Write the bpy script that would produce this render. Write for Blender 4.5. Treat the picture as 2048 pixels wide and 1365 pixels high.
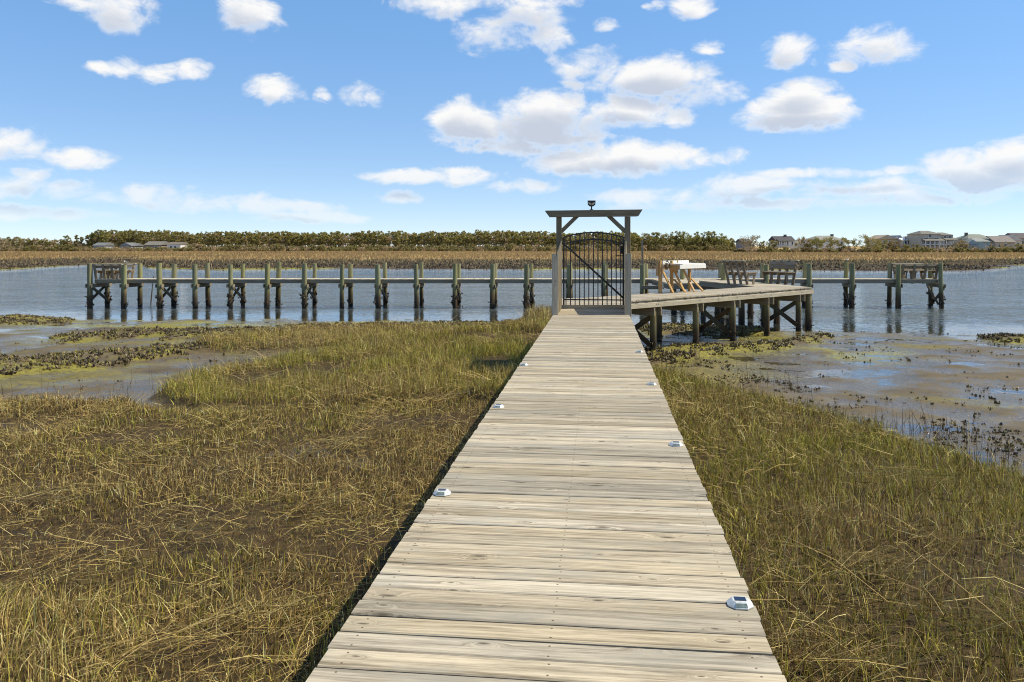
import bpy, math, random
import numpy as np
from mathutils import Vector, Matrix

for o in list(bpy.data.objects): bpy.data.objects.remove(o)
scene = bpy.context.scene
C = scene.collection
random.seed(7); RNG = np.random.default_rng(11)

# ---------------------------------------------------------------- camera
F, CX, HY, EYE = 1600.0, 1024.0, 492.0, 3.08     # focal px (2048 wide), optical axis x, horizon y, eye height over water
cam_d = bpy.data.cameras.new('camera'); cam = bpy.data.objects.new('camera', cam_d); C.objects.link(cam)
cam.location = (0, 0, EYE); cam.rotation_euler = (math.radians(90), 0, 0)
cam_d.sensor_fit = 'HORIZONTAL'; cam_d.sensor_width = 36; cam_d.lens = 36*F/2048
cam_d.shift_y = -(682.5-HY)/2048; cam_d.clip_start = 0.05; cam_d.clip_end = 8000
scene.camera = cam

# ---------------------------------------------------------------- sky, sun, exposure
SUN_EL, SUN_AZ = math.radians(52.5), math.radians(85)     # azimuth clockwise from +Y (straight ahead): the sun stands to the right
scene.view_settings.view_transform = 'Standard'; scene.view_settings.look = 'None'
scene.view_settings.exposure = 0.3; scene.view_settings.gamma = 1.0
sun_d = bpy.data.lights.new('sun', 'SUN'); sun_d.energy = 5.0; sun_d.angle = math.radians(0.53); sun_d.color = (1.0, 0.92, 0.70)
sun = bpy.data.objects.new('sun', sun_d); C.objects.link(sun)
sd = Vector((math.sin(SUN_AZ)*math.cos(SUN_EL), math.cos(SUN_AZ)*math.cos(SUN_EL), math.sin(SUN_EL)))
sun.rotation_euler = sd.to_track_quat('Z', 'Y').to_euler(); sun.location = (60, 0, 80)

class NT:
    """tiny node-tree writer"""
    def __init__(s, tree): s.t = tree; s.nodes = tree.nodes; s.links = tree.links
    def n(s, typ, ins=None, **props):
        nd = s.nodes.new(typ)
        for k, v in props.items(): setattr(nd, k, v)
        for k, v in (ins or {}).items():
            sock = nd.inputs[k]
            if isinstance(v, bpy.types.NodeSocket): s.links.new(v, sock)
            elif isinstance(v, bpy.types.Node): s.links.new(v.outputs[0], sock)
            else: sock.default_value = v
        return nd
    def math(s, op, a, b=None, c=None, clamp=False):
        nd = s.nodes.new('ShaderNodeMath'); nd.operation = op; nd.use_clamp = clamp
        for i, v in enumerate((a, b, c)):
            if v is None: continue
            if isinstance(v, (int, float)): nd.inputs[i].default_value = v
            else: s.links.new(v if isinstance(v, bpy.types.NodeSocket) else v.outputs[0], nd.inputs[i])
        return nd.outputs[0]
    def vec(s, op, a, b=None, c=None, out=0):
        nd = s.nodes.new('ShaderNodeVectorMath'); nd.operation = op
        for i, v in enumerate((a, b, c)):
            if v is None: continue
            if isinstance(v, (tuple, list)): nd.inputs[i].default_value = v
            else: s.links.new(v if isinstance(v, bpy.types.NodeSocket) else v.outputs[0], nd.inputs[i])
        return nd.outputs[out]
    def noise(s, vec, scale=1, detail=4, rough=.55, dist=0, out='Fac', dims='3D'):
        nd = s.n('ShaderNodeTexNoise', {'Scale': scale, 'Detail': detail, 'Roughness': rough, 'Distortion': dist}, noise_dimensions=dims)
        if vec is not None: s.links.new(vec, nd.inputs['Vector'])
        return nd.outputs[out]
    def ramp(s, fac, stops, interp='LINEAR'):
        nd = s.nodes.new('ShaderNodeValToRGB'); cr = nd.color_ramp; cr.interpolation = interp
        while len(cr.elements) < len(stops): cr.elements.new(0.5)
        for e, (p, c) in zip(cr.elements, stops):
            e.position = p; e.color = c if len(c) == 4 else (*c, 1)
        s.links.new(fac, nd.inputs[0]); return nd.outputs[0]
    def mix(s, fac, a, b, blend='MIX'):
        nd = s.nodes.new('ShaderNodeMix'); nd.data_type = 'RGBA'; nd.blend_type = blend; nd.clamp_factor = True
        for sock, v in ((nd.inputs[0], fac), (nd.inputs[6], a), (nd.inputs[7], b)):
            if isinstance(v, (int, float)): sock.default_value = v
            elif isinstance(v, (tuple, list)): sock.default_value = v if len(v) == 4 else (*v, 1)
            else: s.links.new(v, sock)
        return nd.outputs[2]
    def mapr(s, v, a, b, c=0., d=1., smooth=False):
        nd = s.n('ShaderNodeMapRange', {1: a, 2: b, 3: c, 4: d}, interpolation_type='SMOOTHSTEP' if smooth else 'LINEAR')
        s.links.new(v, nd.inputs[0]); return nd.outputs[0]

def pix_dir(x, y):
    dx, dy, dz = (x-CX)/F, 1.0, (HY-y)/F
    return math.atan2(dx, dy), math.atan2(dz, math.hypot(dx, dy))

# cloud banks seen over the marsh: (x, y, half width, half height) as bearings and elevations on the sky sphere
CLOUDS = [(235,18,62,36),(185,8,60,20),(500,22,54,40),(205,130,26,13),(262,132,38,18),(315,146,44,14),(375,147,32,18),
 (555,180,52,24),(725,186,38,23),(650,188,22,15),(985,64,76,33),(1080,76,56,24),(1050,18,90,34),(880,8,110,22),
 (1205,50,26,16),(1375,10,38,21),(1315,10,20,8),(1420,92,32,17),(1580,102,50,33),(1755,95,68,36),(1685,132,20,11),
 (1180,142,66,38),(1320,152,112,36),(1405,184,72,28),(950,246,96,46),(1100,244,160,56),(1240,224,110,34),(1250,318,200,34),(1040,290,120,22),
 (1365,236,32,20),(1590,224,106,34),(1600,182,56,24),(865,353,146,18),(1040,372,92,14),(790,397,58,15),
 (90,380,140,18),(250,388,120,20),(400,404,130,19),(550,416,120,15),(630,436,110,10),(16,290,50,28),(160,316,56,19),(75,350,36,18),
 (1500,370,116,21),(1750,378,170,23),(1960,350,120,38),(2040,312,60,26),(1660,346,170,10),(1350,390,170,14),(1600,406,320,13),(60,428,140,12)]

world = bpy.data.worlds.new('World'); scene.world = world; world.use_nodes = True
wt = world.node_tree; wt.nodes.clear()
grp = bpy.data.node_groups.new('cloud_field', 'ShaderNodeTree')
grp.interface.new_socket('Dir', in_out='INPUT', socket_type='NodeSocketVector')
grp.interface.new_socket('Density', in_out='OUTPUT', socket_type='NodeSocketFloat'); grp.interface.new_socket('Body', in_out='OUTPUT', socket_type='NodeSocketFloat')
g = NT(grp); gi = g.nodes.new('NodeGroupInput'); go = g.nodes.new('NodeGroupOutput')
sep = g.n('ShaderNodeSeparateXYZ', {0: gi.outputs[0]})
hyp = g.math('SQRT', g.math('ADD', g.math('MULTIPLY', sep.outputs[0], sep.outputs[0]), g.math('MULTIPLY', sep.outputs[1], sep.outputs[1])))
az = g.math('ARCTAN2', sep.outputs[0], sep.outputs[1]); el = g.math('ARCTAN2', sep.outputs[2], hyp)
ae = g.n('ShaderNodeCombineXYZ', {0: az, 1: el, 2: 0.0}).outputs[0]
# rougher, taller billows high up, long flat streaks toward the horizon
cst = g.vec('MULTIPLY', gi.outputs[0], (1, 1, 1.75))
n1 = g.n('ShaderNodeTexNoise', {'Scale': 13.0, 'Detail': 8.0, 'Roughness': .60, 'Distortion': .25}); g.links.new(cst, n1.inputs['Vector'])
warp = g.vec('MULTIPLY', g.vec('SUBTRACT', n1.outputs['Color'], (.5, .5, .5)), (.05, .022, 0))
aew = g.vec('ADD', ae, warp)
acc = None; acb = None
for (x, y, rx, ry) in CLOUDS:
    a0, e0 = pix_dir(x, y); ra, re = rx/F*.93, ry/F*.97
    p = g.vec('MULTIPLY_ADD', aew, (1/ra, 1/re, 0), (-a0/ra, -e0/re, 0))
    d = g.vec('DOT_PRODUCT', p, p, out=1)
    if (x, y) in ((950,246),(1100,244),(1240,224),(1250,318),(1590,224),(1320,152),(1960,350),(865,353)):   # the thick, flat-bottomed banks
        acb = d if acb is None else g.math('MINIMUM', acb, d)
    else: acc = d if acc is None else g.math('MINIMUM', acc, d)
field = g.math('SUBTRACT', 1.0, g.math('MINIMUM', acc, 3.0))
field = g.math('MAXIMUM', field, g.math('MULTIPLY', g.math('SUBTRACT', 1.0, g.math('MINIMUM', acb, 3.0)), 1.55))
# the rest of the sky carries the same sort of scattered cumulus
zz = g.math('ADD', g.math('MAXIMUM', sep.outputs[2], 0.0), .22)
pl = g.vec('DIVIDE', gi.outputs[0], g.n('ShaderNodeCombineXYZ', {0: zz, 1: zz, 2: zz}).outputs[0])
nb = g.noise(pl, 1.3, 5, .55)
rest = g.mapr(nb, .5, .66, -1.6, 1.0)
inview = g.math('MULTIPLY', g.mapr(g.math('ABSOLUTE', az), .60, .72, 1, 0), g.mapr(el, .31, .37, 1, 0))
rest = g.math('SUBTRACT', rest, g.math('MULTIPLY', inview, 4.0))
field = g.math('MAXIMUM', field, rest)
n2 = g.noise(g.vec('MULTIPLY', gi.outputs[0], (1, 1, 1.7)), 19.0, 10, .58, .6)
n3 = g.noise(g.vec('MULTIPLY', gi.outputs[0], (1, 1, 1.5)), 62.0, 6, .60, .10)
den = g.math('ADD', field, g.math('MULTIPLY', g.math('SUBTRACT', n2, .5), 5.4))
den = g.math('ADD', den, g.math('MULTIPLY', g.math('SUBTRACT', n3, .5), 1.5))
g.links.new(den, go.inputs[0]); g.links.new(g.math('ADD', field, g.math('MULTIPLY', g.math('SUBTRACT', n2, .5), 1.8)), go.inputs[1])

w = NT(wt)
tc = w.n('ShaderNodeTexCoord'); dirv = tc.outputs['Generated']
sky = w.n('ShaderNodeTexSky', sky_type='NISHITA'); sky.sun_disc = False
sky.sun_elevation = SUN_EL; sky.sun_rotation = SUN_AZ; sky.altitude = 0; sky.air_density = 0.6; sky.dust_density = 0.0; sky.ozone_density = 3.0
skyg = w.n('ShaderNodeGamma', {0: sky.outputs[0], 1: .68}); elv0 = w.n('ShaderNodeSeparateXYZ', {0: dirv}).outputs[2]; skyt = w.mix(1.0, skyg.outputs[0], w.mix(w.mapr(elv0, .02, .34, 0, 1, True), (1.48, 1.56, 1.66), (1.52, 1.88, 2.12)), 'MULTIPLY')      # clear spring air, a little bluer than the model sky
skyo = w.n('ShaderNodeHueSaturation', {'Saturation': 1.10, 'Color': skyt}).outputs[0]
g1 = w.n('ShaderNodeGroup', node_tree=grp); w.links.new(dirv, g1.inputs[0])
g2 = w.n('ShaderNodeGroup', node_tree=grp); w.links.new(w.vec('ADD', dirv, (.006, .0, .020)), g2.inputs[0])
alpha = w.mapr(g1.outputs[0], -.75, 1.35, 0, 1, True)
thick = w.mapr(g1.outputs[0], .0, 1.1, 0, 1, True); over = w.mapr(g2.outputs[1], -.5, 1.5, 0, 1, True)
shade = w.math('MULTIPLY', thick, over)
ccol = w.mix(shade, (6.2, 6.15, 6.05), (3.65, 4.0, 4.65))
elv = w.n('ShaderNodeSeparateXYZ', {0: dirv}).outputs[2]
lowfade = w.mapr(elv, .0, .10, .25, .97)         # clouds near the horizon thin out in the bright air
skyc = w.mix(w.math('MULTIPLY', alpha, lowfade), skyo, ccol)
bg = w.n('ShaderNodeBackground', {0: skyc, 1: 0.13}); wo = w.n('ShaderNodeOutputWorld', {0: bg})

scene.render.engine = 'CYCLES'
scene.cycles.use_denoising = True
scene.cycles.max_bounces = 7; scene.cycles.diffuse_bounces = 3; scene.cycles.glossy_bounces = 3
scene.cycles.transparent_max_bounces = 10; scene.cycles.caustics_reflective = False; scene.cycles.caustics_refractive = False
scene.cycles.sample_clamp_indirect = 4.0; scene.cycles.filter_width = 1.05

# ---------------------------------------------------------------- helpers
def at(x, y, Y):                      # a photo bearing at a known distance -> point in the place
    return Vector(((x-CX)*Y/F, Y, EYE+(HY-y)*Y/F))
def plan(x, y, z=0.1):                # where a bearing meets the level z
    Y = (EYE-z)*F/(y-HY); return ((x-CX)*Y/F, Y)

def setp(o, label=None, cat=None, group=None, kind=None):
    if label: o['label'] = label
    if cat: o['category'] = cat
    if group: o['group'] = group
    if kind: o['kind'] = kind
    return o
def thing(name, label, cat, loc=(0,0,0), rz=0.0, group=None):
    o = bpy.data.objects.new(name, None); C.objects.link(o); o.location = loc; o.rotation_euler = (0,0,rz)
    o.empty_display_size = .2
    return setp(o, label, cat, group)
def link(name, me, parent=None, loc=(0,0,0), rot=(0,0,0)):
    o = bpy.data.objects.new(name, me); C.objects.link(o); o.parent = parent; o.location = loc; o.rotation_euler = rot
    return o
def copy_tree(o, parent=None):
    c = o.copy(); C.objects.link(c); c.parent = parent
    for ch in list(o.children):
        copy_tree(ch, c)
    return c

class MB:
    """collects pieces into one mesh; 'gc' keeps each piece's own long-grain coordinates for the wood shaders"""
    def __init__(s): s.v = []; s.f = []; s.g = []; s.sm = []
    def add(s, verts, faces, gcs=None, smooth=False):
        b = len(s.v); off = Vector((random.uniform(0,90), random.uniform(0,90), random.uniform(0,90)))
        s.v += [tuple(p) for p in verts]
        s.g += [tuple(Vector(q)+off) for q in (gcs if gcs is not None else verts)]
        s.f += [tuple(i+b for i in f) for f in faces]; s.sm += [smooth]*len(faces)
    def beam(s, p0, p1, wd, ht, up=(0,0,1), ch=0.006):
        """a board or timber from p0 to p1, wd across, ht along 'up', with eased edges"""
        p0 = Vector(p0); p1 = Vector(p1); ax = (p1-p0); L = ax.length; ax.normalize()
        upv = Vector(up); side = ax.cross(upv)
        if side.length < 1e-4: side = ax.cross(Vector((1,0,0)))
        side.normalize(); upv = side.cross(ax).normalized()
        a, b = wd/2, ht/2; c = min(ch, a*.45, b*.45)
        sec = [(-a,-b+c),(-a+c,-b),(a-c,-b),(a,-b+c),(a,b-c),(a-c,b),(-a+c,b),(-a,b-c)]
        vs = []; gs = []
        for q, xl in ((p0,0.0),(p1,L)):
            for (m, n) in sec: vs.append(q+side*m+upv*n); gs.append((xl,m,n))
        fs = [(i,(i+1)%8,8+(i+1)%8,8+i) for i in range(8)]+[tuple(range(7,-1,-1)),tuple(range(8,16))]
        s.add(vs, fs, gs)
    def box(s, c, sz, rz=0.0):
        hx, hy, hz = sz[0]/2, sz[1]/2, sz[2]/2; R = Matrix.Rotation(rz, 3, 'Z'); c = Vector(c)
        L = [(x,y,z) for z in (-hz,hz) for y in (-hy,hy) for x in (-hx,hx)]
        s.add([c+R@Vector(p) for p in L], [(0,2,3,1),(4,5,7,6),(0,1,5,4),(2,6,7,3),(0,4,6,2),(1,3,7,5)], L)
    def cyl(s, p0, p1, r0, r1=None, n=12, wob=0.0, seg=1, caps=True):
        r1 = r0 if r1 is None else r1; p0 = Vector(p0); p1 = Vector(p1); ax = p1-p0; L = ax.length; ax.normalize()
        t = Vector((1,0,0)) if abs(ax.x) < .8 else Vector((0,1,0)); u = ax.cross(t).normalized(); vv = ax.cross(u)
        vs = []; gs = []; ph = random.uniform(0,6)
        for k in range(seg+1):
            f = k/seg; r = r0+(r1-r0)*f; c = p0+ax*L*f
            if 0 < k < seg and wob: c = c+u*random.uniform(-wob,wob)+vv*random.uniform(-wob,wob)
            for i in range(n):
                a = 2*math.pi*i/n; rr = r*(1+.04*math.sin(3*a+ph)) if wob else r
                vs.append(c+u*rr*math.cos(a)+vv*rr*math.sin(a)); gs.append((L*f, rr*math.cos(a), rr*math.sin(a)))
        fs = [(k*n+i, k*n+(i+1)%n, (k+1)*n+(i+1)%n, (k+1)*n+i) for k in range(seg) for i in range(n)]
        s.add(vs, fs, gs, True)
        if caps:
            s.add(vs[-n:], [tuple(range(n))], gs[-n:]); s.add(vs[:n], [tuple(range(n-1,-1,-1))], gs[:n])
    def tube(s, pts, r, n=6):
        for a, b in zip(pts[:-1], pts[1:]): s.cyl(a, b, r, n=n, caps=True)
    def prism(s, poly, z0, z1):
        n = len(poly); s.add([(x,y,z0) for x,y in poly]+[(x,y,z1) for x,y in poly],
            [tuple(range(n-1,-1,-1)), tuple(range(n,2*n))]+[(i,(i+1)%n,n+(i+1)%n,n+i) for i in range(n)])
    def loft(s, rings, smooth=True):
        n = len(rings[0]); vs = [p for r in rings for p in r]
        fs = [(k*n+i, k*n+(i+1)%n, (k+1)*n+(i+1)%n, (k+1)*n+i) for k in range(len(rings)-1) for i in range(n)]
        fs += [tuple(range(n-1,-1,-1)), tuple(range((len(rings)-1)*n, len(rings)*n))]
        s.add(vs, fs, smooth=smooth)
    def mesh(s, name, mat):
        me = bpy.data.meshes.new(name); me.from_pydata(s.v, [], s.f)
        at_ = me.attributes.new('gc', 'FLOAT_VECTOR', 'POINT')
        at_.data.foreach_set('vector', np.array(s.g, dtype=np.float32).ravel())
        me.polygons.foreach_set('use_smooth', s.sm); me.materials.append(mat); me.update(); return me
    def build(s, name, mat, parent=None, world=False):
        o = link(name, s.mesh(name, mat), parent)
        if world and parent is not None: o.location = -Vector(parent.location)
        return o

def tri_mesh(name, verts, tris, mat, cols=None, smooth=False):
    me = bpy.data.meshes.new(name); nv, nt = len(verts), len(tris)
    me.vertices.add(nv); me.vertices.foreach_set('co', np.asarray(verts, np.float32).ravel())
    me.loops.add(nt*3); me.loops.foreach_set('vertex_index', np.asarray(tris, np.int32).ravel())
    me.polygons.add(nt); me.polygons.foreach_set('loop_start', np.arange(0, nt*3, 3, dtype=np.int32))
    try: me.polygons.foreach_set('loop_total', np.full(nt, 3, np.int32))
    except Exception: pass
    me.polygons.foreach_set('use_smooth', np.full(nt, smooth))
    if cols is not None:
        a = me.color_attributes.new('col', 'FLOAT_COLOR', 'POINT')
        c4 = np.ones((nv, 4), np.float32); c4[:, :3] = cols; a.data.foreach_set('color', c4.ravel())
    me.update(calc_edges=True); me.validate(); me.materials.append(mat); return me

_lat = {}
def vnoise(x, y, scale, seed):
    if seed not in _lat: _lat[seed] = np.random.default_rng(seed).random((512, 512))
    Lt = _lat[seed]; u = x*scale+1000.37; v = y*scale+1000.71
    iu = np.floor(u).astype(int); iv = np.floor(v).astype(int); fu = u-iu; fv = v-iv
    fu = fu*fu*(3-2*fu); fv = fv*fv*(3-2*fv); m = 511
    a = Lt[iu & m, iv & m]; b = Lt[(iu+1) & m, iv & m]; c = Lt[iu & m, (iv+1) & m]; d = Lt[(iu+1) & m, (iv+1) & m]
    return (a*(1-fu)+b*fu)*(1-fv)+(c*(1-fu)+d*fu)*fv
def fbm(x, y, scale, seed, octv=4):
    s = 0; a = 1; t = 0
    for k in range(octv): s = s+a*vnoise(x, y, scale*2**k, seed+k); t += a; a *= .5
    return s/t                                     # 0..1
def sdist(x, y, poly):
    """signed distance to a polygon, positive inside"""
    P = np.array(poly, float); d = np.full(x.shape, 1e9); ins = np.zeros(x.shape, bool)
    for (x0, y0), (x1, y1) in zip(P, np.roll(P, -1, 0)):
        ex, ey = x1-x0, y1-y0; t = np.clip(((x-x0)*ex+(y-y0)*ey)/(ex*ex+ey*ey+1e-12), 0, 1)
        d = np.minimum(d, np.hypot(x-x0-t*ex, y-y0-t*ey))
        c = ((y0 > y) != (y1 > y)); xi = (x1-x0)*(y-y0)/(y1-y0+1e-12)+x0; ins ^= c & (x < xi)
    return np.where(ins, d, -d)
def sstep(v, a, b):
    t = np.clip((v-a)/(b-a), 0, 1); return t*t*(3-2*t)

# ---------------------------------------------------------------- materials
def new_mat(name):
    m = bpy.data.materials.new(name); m.use_nodes = True; m.node_tree.nodes.clear(); return m, NT(m.node_tree)
def finish(t, shader, disp=None):
    out = t.n('ShaderNodeOutputMaterial'); t.links.new(shader, out.inputs[0])
def principled(t, col, rough=.7, spec=.3, bump=None, bstr=.3, bdist=.01, metal=0):
    p = t.n('ShaderNodeBsdfPrincipled', {'Metallic': metal, 'Specular IOR Level': spec})
    for k, v in (('Base Color', col), ('Roughness', rough)):
        if isinstance(v, (int, float)): p.inputs[k].default_value = v
        elif isinstance(v, (tuple, list)): p.inputs[k].default_value = (*v[:3], 1)
        else: t.links.new(v, p.inputs[k])
    if bump is not None:
        b = t.n('ShaderNodeBump', {'Strength': bstr, 'Distance': bdist, 'Height': bump}); t.links.new(b.outputs[0], p.inputs['Normal'])
    return p.outputs[0]

def wood(name, light, dark, grey=None, rough=.75, var=.22, knots=True, wet=None, grain=1.0, nails=None, gamma_tint=.5):
    m, t = new_mat(name)
    g0 = t.n('ShaderNodeAttribute', attribute_name='gc').outputs['Vector']
    rnd = t.n('ShaderNodeObjectInfo').outputs['Random']
    isl = t.n('ShaderNodeNewGeometry').outputs['Random Per Island']
    r = t.math('FRACT', t.math('ADD', t.math('MULTIPLY', rnd, 7.13), isl))
    off = t.n('ShaderNodeCombineXYZ', {0: t.math('MULTIPLY', rnd, 61.0), 1: t.math('MULTIPLY', rnd, 37.0), 2: t.math('MULTIPLY', rnd, 11.0)}).outputs[0]
    gcv = t.vec('ADD', g0, off)
    if knots:
        vo = t.n('ShaderNodeTexVoronoi', {'Scale': 1.0, 'Randomness': 1.0}, voronoi_dimensions='2D'); t.links.new(t.vec('MULTIPLY', gcv, (2.1, 6.5, 1)), vo.inputs['Vector'])
        vc = t.n('ShaderNodeSeparateXYZ', {0: vo.outputs['Color']}); pick = t.math('GREATER_THAN', vc.outputs[0], .52)
        kd = t.math('MULTIPLY', vo.outputs['Distance'], t.mapr(vc.outputs[1], 0, 1, .8, 2.6)); kd = t.math('ADD', kd, t.math('MULTIPLY', t.math('SUBTRACT', t.noise(gcv, 30, 3, .6), .5), .05))
        near = t.math('MULTIPLY', t.mapr(kd, .0, .42, 1, 0, True), pick)
        knot = t.math('MULTIPLY', t.mapr(kd, .03, .12, 1, 0, True), pick)
        gw = t.vec('ADD', gcv, t.n('ShaderNodeCombineXYZ', {0: 0.0, 1: t.math('MULTIPLY', near, .05), 2: 0.0}).outputs[0])
    else: gw = gcv
    n1 = t.noise(t.vec('MULTIPLY', gw, (1.1*grain, 26*grain, 26*grain)), 1, 7, .66, .6)
    n2 = t.noise(t.vec('MULTIPLY', gw, (5, 190, 190)), 1, 3, .6)
    n3 = t.noise(t.vec('MULTIPLY', gcv, (2.2, 5.5, 5.5)), 1, 4, .6)
    n5 = t.noise(t.vec('MULTIPLY', gw, (3.2, 75, 75)), 1, 5, .7, .3)
    fac = t.math('ADD', t.math('ADD', t.math('MULTIPLY', n1, .52), t.math('MULTIPLY', n5, .34)), t.math('MULTIPLY', n2, .14))
    col = t.ramp(fac, [(.37, dark), (.48, tuple(.45*a+.55*b for a, b in zip(dark, light))), (.575, light), (.85, tuple(min(1, 1.10*c) for c in light))])
    if grey:
        col = t.mix(t.mapr(n3, .48, .70, 0, .75, True), col, grey)
        n4 = t.noise(t.vec('MULTIPLY', gcv, (.9, 11, 11)), 1, 4, .62); col = t.mix(t.mapr(n4, .57, .72, 0, .55, True), col, tuple(.62*c for c in grey))
    bright = t.mapr(r, 0, 1, 1-var, 1+var*.6)
    hs = t.n('ShaderNodeHueSaturation', {'Saturation': t.mapr(t.math('FRACT', t.math('MULTIPLY', r, 5.7)), 0, 1, .80, 1.08), 'Value': bright, 'Color': col}); col = hs.outputs[0]
    rings = None
    if knots:
        kr = t.math('MULTIPLY', t.math('SINE', t.math('MULTIPLY', kd, 95.0)), .5)
        col = t.mix(t.math('MULTIPLY', near, t.mapr(kr, .0, .5, 0, .30)), col, tuple(c*.62 for c in dark))
        col = t.mix(t.math('MULTIPLY', knot, .8), col, tuple(c*.5 for c in dark))
    if nails:
        # screw heads: two across the board over each joist
        sx = t.n('ShaderNodeSeparateXYZ', {0: t.n('ShaderNodeTexCoord').outputs['Object']})
        d1 = None
        for xx in nails:
            for yy in (-.04, .04):
                dd = t.math('ADD', t.math('POWER', t.math('SUBTRACT', sx.outputs[0], xx), 2), t.math('POWER', t.math('SUBTRACT', sx.outputs[1], yy), 2))
                d1 = dd if d1 is None else t.math('MINIMUM', d1, dd)
        col = t.mix(t.mapr(d1, .000012, .000040, .85, 0), col, (.055, .034, .022))
    h = t.math('ADD', t.math('MULTIPLY', n1, .7), t.math('MULTIPLY', n2, .5))
    ro = rough
    if wet:                                   # tide-stained, weed-dark wood below the high water line
        pos = t.n('ShaderNodeNewGeometry').outputs['Position']; z = t.n('ShaderNodeSeparateXYZ', {0: pos}).outputs[2]
        zz = t.math('ADD', z, t.math('MULTIPLY', t.math('SUBTRACT', t.noise(pos, 2.2, 4, .6), .5), .55))
        col = t.mix(t.mapr(zz, wet[0], wet[1], 1, 0, True), col, (.062, .044, .026))
        col = t.mix(t.mapr(zz, .10, .42, .9, 0, True), col, (.020, .017, .013))
        st = t.noise(t.vec('MULTIPLY', gcv, (.8, 9, 9)), 1, 3, .6)
        col = t.mix(t.math('MULTIPLY', t.mapr(st, .56, .66, 0, .7, True), t.mapr(z, .6, 1.9, 1, .25)), col, (.20, .095, .035))
    finish(t, principled(t, col, ro, .25, h, .55, .006)); return m

def plain(name, col, rough=.6, spec=.4, nscale=3.0, amt=.18, metal=0, bump=0):
    m, t = new_mat(name); pos = t.n('ShaderNodeTexCoord').outputs['Object']
    n = t.noise(pos, nscale, 5, .6); c = t.mix(t.mapr(n, .35, .7), tuple(x*(1-amt) for x in col), tuple(min(1, x*(1+amt)) for x in col))
    finish(t, principled(t, c, rough, spec, n if bump else None, bump, .01, metal)); return m

M = {}
M['deck'] = wood('weathered deck boards', (.52,.435,.315), (.13,.098,.062), grey=(.33,.295,.235), var=.28, nails=(-.79,0,.79))
M['deck_far'] = wood('weathered dock boards', (.54,.455,.33), (.30,.235,.155), grey=(.42,.38,.30), var=.2, knots=False)
M['timber'] = wood('grey dock timber', (.31,.255,.18), (.13,.10,.066), grey=(.25,.22,.17), var=.15, knots=False)
M['edge'] = wood('sun-bleached edge board', (.56,.475,.33), (.29,.22,.135), grey=(.45,.40,.30), var=.12)
M['gatewood'] = wood('weathered gate timber', (.25,.20,.125), (.10,.076,.044), grey=(.20,.175,.12), var=.16)
M['bench'] = wood('weathered bench boards', (.34,.255,.165), (.14,.10,.062), grey=(.27,.23,.185), var=.18, knots=False)
M['lumber'] = wood('fresh yellow lumber', (.50,.31,.13), (.36,.20,.075), var=.12, knots=False)
M['pile'] = wood('green-treated pile', (.30,.285,.135), (.14,.125,.058), grey=(.25,.26,.14), var=.16, knots=False, wet=(.4,1.3))
M['brace'] = wood('green-black brace timber', (.15,.145,.095), (.07,.065,.045), var=.15, knots=False, wet=(.3,.9))
M['black'] = plain('black powder-coated metal', (.012,.012,.013), .42, .5, 30)
M['white_pl'] = plain('white board', (.80,.78,.74), .45, .4, 4, .05)
M['stud'] = plain('cast white metal', (.55,.56,.56), .42, .5, 45, .22)
M['solar'] = plain('solar cell', (.012,.014,.035), .12, .6, 60, .3)
M['lens'] = plain('grey lens', (.16,.20,.19), .2, .6, 80, .3)
M['lamp'] = plain('lamp face', (.55,.48,.30), .3, .5, 50, .3)
M['galv'] = plain('galvanised bolt', (.36,.34,.31), .5, .5, 60, .2, .6)
M['hose'] = plain('dark rubber hose', (.02,.022,.02), .5, .4, 30)
M['gullwhite'] = plain('white feathers', (.80,.79,.76), .7, .2, 20, .06)
M['gullgrey'] = plain('grey feathers', (.38,.40,.42), .7, .2, 20, .1)
M['gullbeak'] = plain('yellow beak', (.5,.33,.05), .5, .3)
M['glass'] = plain('window glass', (.03,.04,.05), .08, .6, 1, .2)
M['trim'] = plain('white trim paint', (.82,.81,.78), .6, .3, 2, .05)
M['bark'] = plain('bark', (.11,.085,.062), .9, .1, 2, .35)

def oyster_mat():
    m, t = new_mat('oyster shell'); a = t.n('ShaderNodeAttribute', attribute_name='col').outputs['Color']
    pos = t.n('ShaderNodeNewGeometry').outputs['Position']; n = t.noise(pos, 55, 3, .6)
    c = t.mix(t.mapr(n, .4, .7, 0, .6), a, (.045, .036, .026)); finish(t, principled(t, c, .6, .3, n, .5, .01)); return m
M['oyster'] = oyster_mat()
def veg_mat(name, trans=.3, rough=.65):
    m, t = new_mat(name); a = t.n('ShaderNodeAttribute', attribute_name='col').outputs['Color']
    p = principled(t, a, rough, .25); tr = t.n('ShaderNodeBsdfTranslucent', {0: a})
    mx = t.n('ShaderNodeMixShader', {0: trans}); t.links.new(p, mx.inputs[1]); t.links.new(tr.outputs[0], mx.inputs[2]); finish(t, mx.outputs[0]); return m
M['blade'] = veg_mat('marsh grass blades', .16); M['leaf'] = veg_mat('tree foliage', .45, .8)

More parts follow.
